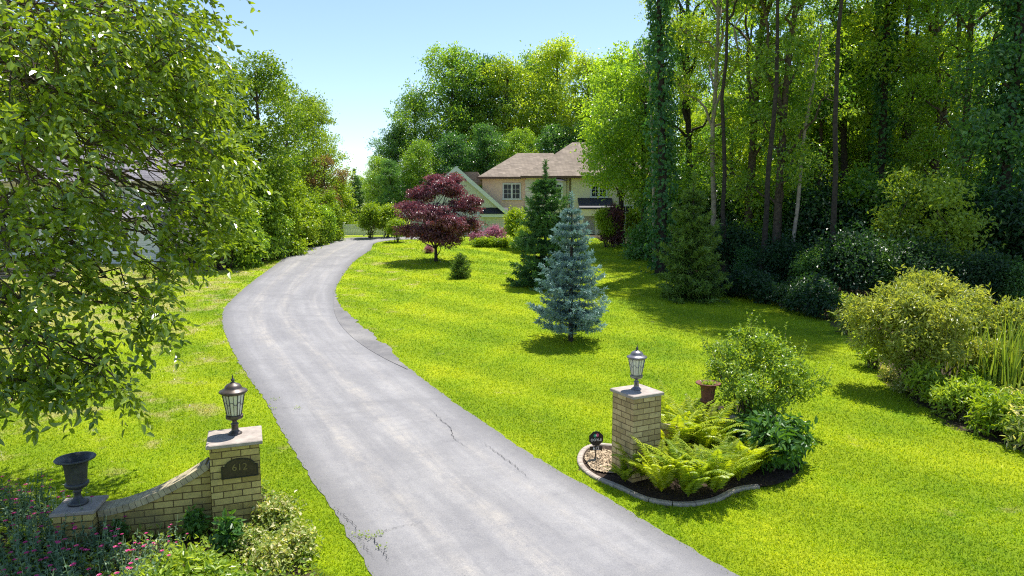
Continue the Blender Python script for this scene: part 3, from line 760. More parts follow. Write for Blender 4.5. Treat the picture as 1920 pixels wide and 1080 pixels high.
bright.place(on(1775, 31), .3, .85, 'pale sunlit sapling leaning out of the wood beside the ivy tower', 'saplings at the wood edge')
bright.place(on(1700, 33), 2.3, .9, 'paler sapling with grey green leaves above the pond shrub', 'saplings at the wood edge')

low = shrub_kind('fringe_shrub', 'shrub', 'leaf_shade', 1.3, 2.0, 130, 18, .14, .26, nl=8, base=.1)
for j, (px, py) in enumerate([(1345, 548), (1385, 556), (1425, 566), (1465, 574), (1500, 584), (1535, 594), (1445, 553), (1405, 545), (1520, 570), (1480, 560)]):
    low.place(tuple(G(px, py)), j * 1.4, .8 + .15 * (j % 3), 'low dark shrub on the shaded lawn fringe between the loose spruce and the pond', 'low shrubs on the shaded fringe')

# --- trees behind the house
backA = tree_kind('broadleaf_tree', 'tree', 'leaf_wood', 'bark', 24, .35, 3, 6.6, 30, 760, 30, .34, 1.0, 'oval', twig=.05)
backB = tree_kind('broadleaf_tree', 'tree', 'leaf_gold', 'bark', 24, .35, 4, 6.2, 30, 760, 30, .34, 1.0, 'oval', twig=.05)
backC = tree_kind('broadleaf_tree', 'tree', 'leaf_deep', 'bark_dark', 20, .32, 1.5, 6.0, 30, 760, 30, .34, 1.0, 'oval', twig=.05)
BL = [(backA, 712, 86, 292, 'small outlying tree at the left end of the row behind the house'),
      (backC, 745, 92, 240, 'dark tree second from the left behind the maple'),
      (backA, 782, 94, 170, 'mid green tree rising stepwise behind the purple maple'),
      (backA, 848, 97, 82, 'tallest pointed tree over the garage gable'),
      (backC, 905, 100, 112, 'blue green tree behind the garage roof between two lighter crowns'),
      (backB, 948, 96, 108, 'yellow green tree over the left end of the main roof'),
      (backB, 1040, 98, 72, 'large golden domed tree over the roof valley'),
      (backA, 1000, 104, 100, 'green tree peeping between the golden crowns behind the roof'),
      (backB, 1098, 92, 104, 'golden tree over the highest roof ridge'),
      (backA, 1150, 90, 112, 'green tree behind the right end of the house roof'),
      (backB, 1195, 78, 150, 'loose golden tree next to the ivy column behind the house')]
for j, (k, px, Y, py, lab) in enumerate(BL):
    p = on(px, Y); k.place(p, j * 1.9 + .4, height_at(py, Y, p[2]) / k.root_h if hasattr(k, 'root_h') else height_at(py, Y, p[2]) / (20 if k is backC else 24), lab, 'trees behind the house')
for j, (px, Y, py) in enumerate([(735, 80, 300), (790, 82, 262), (850, 84, 250), (912, 86, 235), (975, 86, 240), (1040, 88, 235), (1105, 86, 230), (1165, 84, 220), (1215, 74, 235)]):
    p = on(px, Y); k = (backC, backA, backC)[j % 3]
    k.place(p, j * 2.2, height_at(py, Y, p[2]) / (20 if k is backC else 24), 'lower dark tree filling the row directly behind the house roof', 'lower trees behind the house')
for j, (px, Y, py) in enumerate([(640, 118, 330), (676, 112, 328), (705, 108, 322), (610, 105, 318), (575, 110, 310)]):
    p = on(px, Y); backA.place(p, j * 1.1, height_at(py, Y, p[2]) / 24, 'far low tree on the skyline beyond the white fence', 'far trees beyond the fence')

# broadleaf in front of the right end of the house
k = tree_kind('shade_tree', 'tree', 'leaf_wood', 'bark_dark', 14.5, .24, 4.0, 4.2, 18, 640, 24, .25, .7, 'oval', twig=.03)
p = on(1165, 51); k.place(p, .5, 1.0, 'broad leafy tree hiding the right end of the house', 'shade trees by the house')
p = on(1205, 47); k.place(p, 2.5, .86, 'leafy tree close to the wood beside the house', 'shade trees by the house')

# --- left side trees and hedge
leftT = tree_kind('roadside_tree', 'tree', 'leaf_roadside', 'bark', 17, .28, 1.8, 4.6, 20, 700, 26, .26, .75, 'oval', twig=.035)
for (px, Y, py, lab, rz) in [(490, 46, 97, 'tallest round topped tree west of the driveway', .3), (592, 60, 182, 'farther tree with a rounded crown at the end of the western row', 1.6),
                             (548, 54, 150, 'green tree between the tallest western tree and the farther one', 3.0), (425, 44, 170, 'green tree west of the tallest round topped one', 4.2)]:
    p = on(px, Y); leftT.place(p, rz, height_at(py, Y, p[2]) / 17, lab, 'trees west of the driveway')
p = on(612, 58); k = tree_kind('bronze_tree', 'tree', 'leaf_brown', 'bark', 7.5, .13, 1.5, 2.3, 12, 260, 22, .18, .45, 'round', twig=.02)
k.place(p, 0, height_at(292, 58, p[2]) / 7.5, 'brownish bronze tree at the end of the western row')
for j, (px, Y, py) in enumerate([(20, 66, 60), (110, 70, 80), (200, 64, 90), (300, 66, 80), (380, 62, 110), (-80, 60, 40)]):
    p = on(px, Y); leftT.place(p, j * 1.3, height_at(py, Y, p[2]) / 17, 'tree standing behind the grey neighbouring house', 'trees behind the neighbouring house')
hedge = [shrub_kind('hedge_shrub', 'shrub', 'leaf_hedge', 5.2, 3.2, 330, 24, .19, .42, nl=13, base=.12),
         shrub_kind('hedge_shrub', 'shrub', 'leaf_lime', 4.2, 2.9, 300, 24, .19, .42, nl=12, base=.12),
         shrub_kind('hedge_shrub', 'shrub', 'leaf_wood', 3.4, 2.7, 280, 24, .18, .40, nl=11, base=.1)]
HL = [(0, 425, 39.5, 1.15, 'tall hedge shrub by the neighbour lawn, nearest of the row'), (2, 462, 40.5, 1.0, 'low dark green hedge shrub beside the drive bend'),
      (0, 490, 43, 1.12, 'tall yellow green hedge shrub behind the low dark one'), (2, 515, 44, .95, 'dark rounded hedge shrub touching the lawn tip at the drive'),
      (1, 535, 46, 1.15, 'lime hedge shrub mid row along the drive'), (0, 560, 49, .95, 'upright hedge shrub right of the lime one along the drive'),
      (1, 585, 51, .95, 'golden hedge shrub where the drive narrows'), (2, 606, 52.5, .9, 'small green hedge shrub near the far end of the drive'),
      (1, 622, 54.5, .95, 'last lime hedge shrub next to the white fence'), (0, 640, 62, .95, 'hedge shrub behind the white fence at its left end'),
      (0, 450, 47, 1.45, 'tallest shrub in the second rank of the western hedge'), (0, 530, 53, 1.3, 'shrub in the second rank under the farther western tree')]
for j, (ki, px, Y, s, lab) in enumerate(HL):
    hedge[ki].place(on(px, Y), j * 1.4, s, lab, 'hedge shrubs west of the driveway')

# shrubs around the fence and the house
lime = shrub_kind('rounded_shrub', 'shrub', 'leaf_lime', 3.0, 2.4, 260, 22, .15, .32, nl=12, base=.12)
for j, (px, Y, H, W, lab) in enumerate([(697, 56, 3.0, 2.6, 'lime shrub in front of the white fence'), (728, 57, 2.9, 2.6, 'lime shrub between the fence and the purple maple'),
                                     (745, 53, 1.9, 1.9, 'spreading low shrub at the drive edge beneath the maple'), (970, 49.5, 3.05, 2.4, 'round lime shrub before the peach wall'),
                                     (1136, 50, 3.0, 2.0, 'upright lime shrub under the porch of the house'), (1192, 51, 2.9, 2.2, 'yellowish shrub in the shade right of the weeping tree'),
                                     (985, 47.5, 2.0, 2.0, 'smaller green shrub at the foot of the dark spruce')]):
    lime.place(on(px, Y), j * 1.1, (W / 2.4, W / 2.4, H / 3.0), lab, 'rounded shrubs around the house')
az = shrub_kind('azalea', 'flowering shrub', 'leaf_azalea', 1.4, 2.2, 190, 20, .11, .22, nl=9, base=.2)
for j, (px, Y, s, lab) in enumerate([(930, 53, 1.05, 'pink azalea mound below the garage corner'), (897, 52, .85, 'small pink azalea beside the maple'), (805, 46.5, .45, 'low pink azalea under the maple trunk')]):
    az.place(on(px, Y), j, s, lab, 'pink azaleas')
hosta = shrub_kind('golden_perennial', 'plant', 'leaf_lime', .75, 1.3, 90, 16, .16, .2, nl=6, base=.2, width=.4)
for j, px in enumerate([900, 915, 930, 945]):
    hosta.place(on(px, 50.3), j * 1.7, 1.0, 'low yellow green clump in the row edging the lawn before the azaleas', 'golden perennials below the azaleas')
wp = shrub_kind('weeping_tree', 'tree', 'leaf_weep', 4.0, 2.6, 300, 20, .15, .32, nl=11, droop=.9, base=.2)
wp.place(on(1150, 50), 0, .8, 'dark purple weeping tree near the porch')
ever = shrub_kind('broad_evergreen', 'shrub', 'leaf_deep', 3.0, 3.4, 300, 24, .17, .4, nl=12, base=.1)
ever.place(on(1210, 44), 0, 1.0, 'broad blue green evergreen left of the loose spruce')

# --- the purple maple
root = thing('purple_maple', 'purple leaved maple with a round crown beside the drive bend', 'tree', tuple(G(818, 490)))
by = root.location[1]; H = 6.0; tb, cb = MB(), MB()
tp = trunk(tb, 2.4, .12, (0, 0), 6, 1.3, .02)
lob = []
for (px, py, dy, r) in [(825, 350, 0, 1.0), (790, 365, .6, .95), (775, 395, -.8, 1.0), (868, 385, .2, 1.05), (850, 360, 1, .8), (812, 400, -1.4, 1.15), (845, 415, -1.3, 1.1), (880, 420, .4, .85),
                        (765, 432, .3, .75), (800, 440, -.9, .9), (842, 448, -.7, .85), (820, 425, .9, 1.3), (815, 335, .3, .55), (850, 335, .4, .55), (890, 378, -.2, .5), (757, 385, .2, .5), (818, 432, -.3, .85), (780, 432, .5, .65), (862, 430, .5, .75), (838, 345, -.5, .7)]:
    q = D(px, py, by + dy) - np.array(root.location); lob.append((q[0], q[1], q[2], r, r, r * .6))
lob = np.array(lob)
make_crown(cb, tb, lob, 1250, 30, .14, .28, np.zeros(3), tp, .2, flat=.42, width=.5, twig=.012, shell=.3)
obj('trunk', tb, M['bark_dark'], root); obj('crown', cb, M['leaf_purple'], root)

# --- conifers
def conifer(name, label, mat, loc, H, w, whorls, per, ntw, nneed, nl, bark='bark_dark', z0=.06, droop=.12, up=.25, taper=.9, leader=.35, loose=.1, rz=0.0, seglen=.28, zj=1.0, skip=.14):
    root = thing(name, label, 'conifer', loc, rz); tb, cb = MB(), MB()
    tube(tb, [(0, 0, -.2), (0, 0, H * .5), (0, 0, H - .1)], [H * .018, H * .011, .01], 8)
    Cs, As, Ns, Ls, Ts = [], [], [], [], []
    for i in range(whorls):
        f = (i + .3 * rng.random()) / whorls; z = z0 * H + (H * (1 - z0) - leader) * f
        rad = w * .5 * (1 - f) ** taper * (1 if f > .08 else .88) + .06
        m = max(4, int(per * (1 - .45 * f)))
        for j in range(m):
            a = (j + rng.uniform(-.35, .35)) / m * 2 * math.pi + i * 1.1
            if f > .1 and rng.random() < skip: continue
            L = rad * rng.uniform(.62, 1.06 + loose); z_ = z + rng.normal() * .09 * H / whorls * zj
            t = np.linspace(0, 1, 6); rise = up * f - droop * (1 - f) - loose * rng.random() * .4
            P = np.stack([np.cos(a) * L * t, np.sin(a) * L * t, z_ + L * (rise * t + .22 * (t ** 2.2) * (1 - f * .3) - .1 * np.sin(np.pi * t))], -1)
            tube(tb, P, np.linspace(.008 + .007 * L, .003, 6), 4)
            # side twigs in a flat fan
            k = max(4, int(ntw * (.35 + L / (w * .5))))
            tt = np.sort(rng.uniform(.05, 1, k)); base = np.stack([np.interp(tt, t, P[:, c]) for c in range(3)], -1)
            dirm = unit(P[-1] - P[0]); side = np.array([-math.sin(a), math.cos(a), 0])
            sg = np.where(np.arange(k) % 2 == 0, 1, -1)[:, None]
            tl = (seglen * (.45 + .8 * (1 - tt)) * rng.uniform(.7, 1.2, k) * (.5 + .5 * min(1, L)))[:, None]
            td = unit(dirm * .75 + side * sg * .8 + np.array([0, 0, -.10]) + rng.normal(size=(k, 3)) * .1)
            s = rng.random((k, nneed))
            C = base[:, None] + td[:, None] * tl[:, None] * s[..., None]
            A = td[:, None] * .8 + rvec(k * nneed).reshape(k, nneed, 3) * .75 + np.array([0, 0, .22])
            Cs.append(C.reshape(-1, 3)); As.append(A.reshape(-1, 3))
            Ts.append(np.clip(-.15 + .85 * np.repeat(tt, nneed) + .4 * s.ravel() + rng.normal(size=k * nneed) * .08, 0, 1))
    n = int(40 + leader * 120); zz = H - leader * rng.random(n) * 1.1
    Cs.append(np.stack([0 * zz, 0 * zz, zz], -1)); As.append(rvec(n) + (0, 0, .7)); Ts.append(np.full(n, .9))
    C = np.concatenate(Cs); A = np.concatenate(As); T = np.concatenate(Ts)
    LL = nl * rng.uniform(.7, 1.25, len(C))
    leaves(cb, C, A, rvec(len(C)) + (0, 0, .9), LL, LL * .22, T, fold=.2)
    obj('trunk', tb, M[bark], root); obj('needles', cb, M[mat], root)
    return root
p = G(1070, 640)
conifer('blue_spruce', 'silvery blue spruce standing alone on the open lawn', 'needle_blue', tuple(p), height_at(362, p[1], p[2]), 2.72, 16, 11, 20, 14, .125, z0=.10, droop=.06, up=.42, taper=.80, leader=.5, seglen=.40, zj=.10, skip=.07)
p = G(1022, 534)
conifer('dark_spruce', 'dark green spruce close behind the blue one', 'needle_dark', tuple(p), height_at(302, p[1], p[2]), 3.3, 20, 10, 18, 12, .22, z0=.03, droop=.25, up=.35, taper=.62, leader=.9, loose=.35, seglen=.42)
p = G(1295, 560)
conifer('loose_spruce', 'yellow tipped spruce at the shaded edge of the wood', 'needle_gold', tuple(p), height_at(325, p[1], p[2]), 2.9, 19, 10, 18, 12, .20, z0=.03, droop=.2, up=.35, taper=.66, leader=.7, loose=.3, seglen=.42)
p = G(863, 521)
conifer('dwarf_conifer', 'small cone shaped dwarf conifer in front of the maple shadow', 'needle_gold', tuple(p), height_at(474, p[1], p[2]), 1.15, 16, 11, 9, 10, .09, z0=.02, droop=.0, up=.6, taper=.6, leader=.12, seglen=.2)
p = on(668, 84)
conifer('far_spruce', 'dark spire of a spruce far beyond the white fence', 'needle_dark', p, height_at(318, 84, p[2]), 3.4, 18, 8, 10, 8, .32, z0=.02, droop=.1, up=.4, taper=.8, leader=.6, seglen=.6)

# --- the near tree, reaching in from the left
root = thing('overhanging_tree', 'big leafy tree overhanging the lawn with drooping boughs, closest to the camera', 'tree', (-9.6, 10.6, g1(-9.6, 10.6)))
b = np.array(root.location); tb, cb = MB(), MB()
tp = trunk(tb, 9.5, .24, (.5, .2), 12, 1.5, .012)
lobes = [(20, 40, 8.6, 1.5), (150, 30, 9.6, 1.5), (260, 20, 10.6, 1.1), (310, 40, 11.2, .8), (110, 170, 9.2, 1.5), (250, 150, 10.2, 1.35), (320, 140, 11.0, .85), (365, 225, 11.4, .65), (335, 90, 11.6, .6),
         (40, 300, 8.8, 1.3), (160, 270, 9.6, .9), (335, 255, 10.8, .95), (400, 320, 11.8, .6), (375, 385, 11.4, .7), (345, 395, 10.8, .75), (405, 405, 12.0, .5), (385, 290, 12.2, .7),
         (30, 440, 8.8, 1.0), (120, 400, 9.2, .65), (245, 410, 10.2, .6), (310, 455, 10.6, .5), (350, 455, 11.2, .42), (150, 470, 9.3, .5), (215, 270, 11.5, .5),
         (40, 560, 8.6, .72), (120, 545, 9.0, .55), (200, 520, 9.4, .45), (255, 560, 9.5, .38), (300, 600, 9.4, .30), (310, 512, 10.4, .34),
         (60, 650, 8.5, .55), (140, 655, 8.9, .42), (190, 690, 8.9, .32), (225, 715, 8.8, .22), (40, 712, 8.4, .36), (25, 748, 8.4, .2), (90, 695, 8.6, .32), (150, 718, 8.7, .2),
         (60, 150, 12.5, 1.8), (200, 120, 13, 1.7), (280, 150, 13.2, 1.1), (80, 330, 12.5, 1.2), (-60, 300, 11, 2.0), (-80, 80, 10, 2.2), (-120, 500, 9.5, 1.4), (345, 140, 12.8, .7), (330, 330, 12.5, .8)]
tw0, twd, twl = [], [], []
for (px, py, Y, r) in lobes:
    q = D(px, py, Y) - b
    h = float(np.clip(q[2] + .3 + .12 * np.hypot(q[0], q[1]), 1.8, 8.8)); j = int(np.argmin(abs(tp[:, 2] - h)))
    m = branch(tb, tp[j], q, .055 if r > .6 else .03, .012, .07, 9, 6, .025)
    nt_ = int(46 * r ** 1.8 + 9)
    ncl = int(4 + 11 * r ** 1.6); dc = rvec(ncl); cc_ = dc * (rng.random(ncl) ** .4)[:, None] * r * np.array([1, 1, .8])
    dr = rvec(nt_); s = q + cc_[rng.integers(0, ncl, nt_)] + dr * (rng.random(nt_) ** .6)[:, None] * (.16 + .14 * r) * np.array([1.2, 1.2, .6])
    tw0.append(s); o = unit(s - b * 0 - np.array([0, 0, 4.5])) * np.array([1, 1, .2])
    twd.append(unit(dr * .7 + o * .7 + rng.normal(size=(nt_, 3)) * .35 + np.array([0, 0, -.35]))); twl.append(rng.uniform(.35, .75, nt_) * (1 if r > .5 else .7))
    for e in range(ncl): branch(tb, m[-1 - e % 4], q + cc_[e], .014, .006, .05, 5, 4, .05)
    for e in range(0, nt_, 3): branch(tb, q + cc_[int(np.argmin(((q + cc_ - s[e]) ** 2).sum(1)))], s[e], .006, .003, .05, 4, 3, .04)
S = np.concatenate(tw0); Dd = np.concatenate(twd); TL = np.concatenate(twl); nt_ = len(S); K = 11
u_, v_ = 960 + (S[:, 0] + b[0]) / (S[:, 1] + b[1]) * F, 401 - (S[:, 2] + b[2] - CAMZ) / (S[:, 1] + b[1]) * F
keep = ~(((u_ > 205) & (u_ < 315) & (v_ > 275) & (v_ < 345)) | ((u_ > 225) & (u_ < 300) & (v_ > 425) & (v_ < 490)))
S, Dd, TL = S[keep], Dd[keep], TL[keep]; nt_ = len(S)
tt = (np.arange(K) + .5) / K
P = S[:, None] + Dd[:, None] * (TL[:, None] * tt[None])[..., None] - np.array([0, 0, 1.0]) * (TL[:, None] * rng.uniform(.1, .6, (nt_, 1)) * tt[None] ** 2)[..., None]
tone = np.clip(.45 + rng.normal(size=nt_) * .25, 0, 1)
sd_ = unit(np.cross(Dd, np.array([0, 0, 1.0]))); sg = np.where(np.arange(K) % 2 == 0, 1.0, -1.0)
A = Dd[:, None] * .7 + sd_[:, None] * sg[None, :, None] * .75 + np.array([0, 0, -.30]) + rng.normal(size=(nt_, K, 3)) * .45
N = np.array([0, 0, 1.0]) + rng.normal(size=(nt_, K, 3)) * .7 + Dd[:, None] * .25
Lf = .125 * rng.uniform(.65, 1.25, nt_ * K)
leaves(cb, P.reshape(-1, 3), A.reshape(-1, 3), N.reshape(-1, 3), Lf, Lf * .52, np.repeat(tone, K), .22, fine=True)
for e in range(0, nt_, 3): tube(tb, P[e][[0, 3, 7, 10]], [.004, .003, .002, .0015], 3, False)
obj('trunk', tb, M['bark'], root); obj('crown', cb, M['leaf_near'], root)

# ------------------------------------------------------------------ houses
def window(parent, x0, x1, z0, z1, y, cols=2, rows=3, leaves_=2):
    f = MB(); fr = .13
    box(f, x0 - fr, x1 + fr, y - .10, y - .005, z1, z1 + fr); box(f, x0 - fr * 1.4, x1 + fr * 1.4, y - .16, y - .005, z0 - fr * 1.2, z0)
    box(f, x0 - fr, x0, y - .10, y - .005, z0, z1); box(f, x1, x1 + fr, y - .10, y - .005, z0, z1)
    W = (x1 - x0) / leaves_
    for k in range(1, leaves_): box(f, x0 + W * k - .08, x0 + W * k + .08, y - .095, y - .005, z0, z1)
    for k in range(leaves_):
        for c in range(1, cols): xx = x0 + W * k + W * c / cols; box(f, xx - .018, xx + .018, y - .07, y - .005, z0, z1)
    for r_ in range(1, rows): zz_ = z0 + (z1 - z0) * r_ / rows; box(f, x0, x1, y - .066, y - .005, zz_ - .018, zz_ + .018)
    fo = obj('window', f, M['trim'], parent)
    pb = MB(); box(pb, x0, x1, y - .03, y - .008, z0, z1); obj('pane', pb, M['pane'], fo)
    return fo

hx, hy = 0.0, 64.0; hz = g1(0, 62)
house = thing('stucco_house', 'two storey peach and cream stucco house with brown hipped roof behind the lawn', 'house', (0, 64, hz))
def zr(py, Y): return D(960, py, Y)[2] - hz
def xr(px, Y): return D(px, 400, Y)[0]
eave = zr(333, 64); 
# left wing
wl = MB(); box(wl, -2.75, 1.6, 0, 7.0, -.5, eave - .02); obj('wing_wall', wl, M['stucco'], house)
mw = MB(); box(mw, 1.3, 13.2, -.8, 8.4, -.5, eave - .01); obj('main_wall', mw, M['cream'], house)
def hip(x0, x1, y0, y1, z0, z1, rx0, rx1, th=.12):
    h = MB(); ym = (y0 + y1) / 2
    v = [(x0, y0, z0), (x1, y0, z0), (x1, y1, z0), (x0, y1, z0), (rx0, ym, z1), (rx1, ym, z1)]
    v += [(a, b_, c - th) for a, b_, c in v[:4]]
    h.add(v, [np.array([[0, 1, 5, 4], [2, 3, 4, 5]]), np.array([[1, 2, 5], [3, 0, 4]]), np.array([[6, 7, 1, 0], [7, 8, 2, 1], [8, 9, 3, 2], [9, 6, 0, 3], [9, 8, 7, 6]])])
    return h
obj('wing_roof', hip(-3.15, 6.0, -.45, 7.45, eave + .05, zr(287, 67.5), .55, 4.0), M['roof'], house)
obj('main_roof', hip(.85, 13.7, -1.3, 8.9, eave + .08, zr(267, 67.8), 5.9, 8.9), M['roof'], house)
gu = MB(); box(gu, -3.25, .85, -.60, -.46, eave - .14, eave + .06); box(gu, .75, 13.8, -1.45, -1.31, eave - .12, eave + .09)
box(gu, 5.25, 5.36, -.95, -.81, .2, eave - .12); obj('gutter', gu, M['gutter'], house)
x0 = xr(945, 64); window(house, x0, x0 + 1.45, zr(372, 64), zr(346, 64), 0)
x0 = xr(1109, 63.2); window(house, x0, x0 + 1.3, zr(368, 63), zr(348, 63), -.8)
x0 = xr(1170, 63.2); window(house, x0 + 1.0, x0 + 2.3, zr(368, 63), zr(348, 63), -.8)
window(house, x0 - .2, x0 + 1.8, .9, 2.5, -.8, 3, 3, 2)
q = MB()
for j in range(14): box(q, 1.24 - (.05 if j % 2 else 0), 1.95 + (.12 if j % 2 else 0), -.86, -.80 + .003, .05 + j * (eave - .3) / 14, .03 + (j + 1) * (eave - .3) / 14)
obj('quoin', q, M['stone'], house)
# bay turret
bt = MB(); n_ = 8; ca = [(4.05 + 1.0 * math.cos(R(180 + 180 * k / 6)), -.8 + .85 * math.sin(R(180 + 180 * k / 6))) for k in range(7)]
v = [(x, y, 0.0) for x, y in ca] + [(x, y, eave - .35) for x, y in ca]
bt.add(v, np.array([[k, k + 1, k + 8, k + 7] for k in range(6)])); bo = obj('bay', bt, M['cream'], house)
bc = MB(); v = [(4.05 + (x - 4.05) * 1.18, -.8 + (y + .8) * 1.18, eave - .33) for x, y in ca] + [(4.05, -.75, eave - .05)]
bc.add(v, np.array([[k, k + 1, 7] for k in range(6)])); obj('bay_roof', bc, M['roof_grey'], house)
window(bo, 3.65, 4.45, zr(372, 63), zr(347, 63), -1.66, 2, 3, 1)
# porch
pr_ = MB(); px0, px1 = xr(1085, 62), xr(1150, 62)
v = [(px0, -2.6, zr(389, 61.4)), (px1, -2.6, zr(389, 61.4)), (px1, -.82, zr(371, 63)), (px0, -.82, zr(371, 63))]
v += [(a, b_, c - .14) for a, b_, c in v]; pr_.add(v, boxf()); obj('porch_roof', pr_, M['darkroof'], house)
pb = MB(); box(pb, px0 + .1, px1 - .1, -2.5, -2.25, zr(389, 61.4) - .75, zr(389, 61.4) - .16)
for xx in (px0 + .1, (px0 + px1) / 2 - .12, px1 - .36): box(pb, xx, xx + .26, -2.497, -2.253, -.3, zr(389, 61.4) - .752)
obj('porch_beam', pb, M['cream'], house)
dm = MB(); prism(dm, [(px0 + .5, .1), (px0 + 1.7, .1), (px0 + 1.7, 2.0)] + [(px0 + 1.1 + .6 * math.cos(R(a)), 2.0 + .6 * math.sin(R(a))) for a in range(15, 180, 15)] + [(px0 + .5, 2.0)], -.86, -.803)
obj('door', dm, M['stone'], house)
# garage gable
gx = xr(857, 60); ghw = 4.1; ge = zr(391, 60); ga = zr(313, 60)
gw = MB(); prism(gw, [(gx - ghw, -.5), (gx + ghw, -.5), (gx + ghw, ge), (gx, ga - .25), (gx - ghw, ge)], -4.0, 3.5); obj('garage_wall', gw, M['sage'], house)
sw = MB(); box(sw, gx + ghw, gx + ghw + .03, -3.95, 0, -.5, ge - .1); obj('garage_side', sw, M['stucco'], house)
rf = MB()
for s in (-1, 1):
    a0, a1 = (gx, ga), (gx + s * (ghw + .5), ge - .45); o_ = .18
    v = [(a0[0], -4.5, a0[1]), (a1[0], -4.5, a1[1]), (a1[0], 3.6, a1[1]), (a0[0], 3.6, a0[1])]
    v += [(x, y, z - .16) for x, y, z in v]; rf.add(v, boxf() if s > 0 else boxf())
obj('garage_roof', rf, M['roof'], house)
tr_ = MB()
for s in (-1, 1):
    a0, a1 = (gx, ga + .03), (gx + s * (ghw + .55), ge - .45)
    v = [(a0[0], -4.62, a0[1]), (a1[0], -4.62, a1[1]), (a1[0], -4.505, a1[1]), (a0[0], -4.505, a0[1])]
    v += [(x, y, z - .42) for x, y, z in v]; tr_.add(v, boxf())
box(tr_, gx + ghw - 2.1, gx + ghw + .5, -4.45, -4.005, ge - .75, ge - .48); box(tr_, gx - ghw - .5, gx - ghw + 2.1, -4.45, -4.005, ge - .75, ge - .48)
obj('gable_trim', tr_, M['trim'], house)
for s in (-1, 1):
    er = MB()
    xa, xb = gx + s * (ghw - 2.1), gx + s * (ghw + .35)
    x0_, x1_ = min(xa, xb), max(xa, xb)
    v = [(x0_, -4.5, ge - .47), (x1_, -4.5, ge - .47), (x1_, -4.01, ge + .02), (x0_, -4.01, ge + .02)]; v += [(x, y, z + .06) for x, y, z in v]
    er.add(v, boxf())
    obj('eave_return', er, M['darkroof'], house)
ov = MB(); th = np.linspace(0, 2 * math.pi, 24, endpoint=False)
prism(ov, [(gx + .42 * math.cos(t_), zr(342, 60) + .62 * math.sin(t_)) for t_ in th], -4.10, -4.003); oo = obj('oval_window', ov, M['trim'], house)
ov = MB(); prism(ov, [(gx + .30 * math.cos(t_), zr(342, 60) + .48 * math.sin(t_)) for t_ in th], -4.13, -4.102); obj('pane', ov, M['pane'], oo)
q = MB()
for j in range(9): box(q, gx + ghw - .62 - (.14 if j % 2 else 0), gx + ghw + .06, -4.06, -4.002, -.1 + j * (ge - .7) / 9, -.12 + (j + 1) * (ge - .7) / 9)
obj('garage_quoin', q, M['stone'], house)
gd = MB(); box(gd, gx - 2.6, gx + 2.4, -4.05, -4.003, -.1, 2.1); obj('garage_door', gd, M['trim'], house)
rr = MB(); prism(rr, [(-6.5, zr(346, 68)), (-2.8, zr(346, 68)), (-2.8, zr(345, 68) + .1), (-3.4, zr(322, 68)), (-6.5, zr(322, 68))], 4.2, 6.5); obj('rear_roof', rr, M['roof'], house)

# neighbour's house
nz = g1(-25, 45); nh = thing('grey_house', 'grey clapboard neighbouring house half hidden by the overhanging tree', 'house', (-26.5, 44, nz))
nb = MB(); box(nb, -7.5, 3.9, 0, 9, -.6, 4.75); obj('wall', nb, M['siding'], nh)
nb = MB(); box(nb, 1.4, 5.0, -2.4, -.003, -.6, 2.5); obj('porch_wall', nb, M['siding'], nh)
nb = hip(-8.0, 4.4, -.6, 9.6, 4.80, 7.6, -4.6, 1.2); obj('roof', nb, M['roof_grey'], nh)
nb = MB(); v = [(1.2, -2.8, 2.52), (5.3, -2.8, 2.52), (5.3, -.02, 3.4), (1.2, -.02, 3.4)]; v += [(x, y, z - .12) for x, y, z in v]; nb.add(v, boxf()); obj('porch_roof', nb, M['roof_grey'], nh)
nb = MB(); box(nb, -8.1, 4.5, -.75, -.61, 4.60, 4.82); obj('gutter', nb, M['coping'], nh)
for (a, c) in [(-6.3, -4.8), (-3.3, -1.6), (.2, 1.6)]:
    window(nh, a, c, 2.9, 4.2, 0, 2, 2, 2)
window(nh, -6.3, -4.4, .7, 2.0, 0, 2, 2, 2)
window(nh, 2.2, 3.2, .5, 1.9, -2.4, 2, 2, 1)
st = thing('stone_wall', 'low grey fieldstone wall in front of the neighbouring house', 'wall', (-26.3, 36.5, g1(-26.3, 36.5)))
sw = MB()
for r_ in range(4):
    x = -2.2
    while x < 2.2:
        l = rng.uniform(.25, .55); bevbox(sw, x, x + l - .02, -.22 + rng.uniform(0, .05), .22, r_ * .17 - .05, r_ * .17 + .11, .03); x += l
obj('stone_course', sw, M['rubble'], st)
bush = shrub_kind('foundation_shrub', 'shrub', 'leaf_hedge', 1.3, 1.3, 110, 18, .11, .2, nl=7)
bush.place(on(272, 36, 520), 0, .9, 'small round shrub on the lawn before the neighbouring house')

# white fence at the drive's end
fx0, fx1 = xr(636, 57.6), xr(752, 57.6)
fe = thing('white_fence', 'white picket fence closing the far end of the drive', 'fence', (fx0, 58.9, g1(fx0, 58.9)))
pk = MB(); W_ = fx1 - fx0; x = 0
while x < W_: box(pk, x, x + .13, -.03, 0, .06, 1.0); x += .142
box(pk, 0, W_, .004, .05, .25, .35); box(pk, 0, W_, .004, .05, .8, .9); obj('picket_panel', pk, M['vinyl'], fe)
for x in np.linspace(0, W_, 4): 
    po = MB(); bevbox(po, x - .07, x + .07, .06, .2, -.1, 1.15, .02); obj('post', po, M['vinyl'], fe)

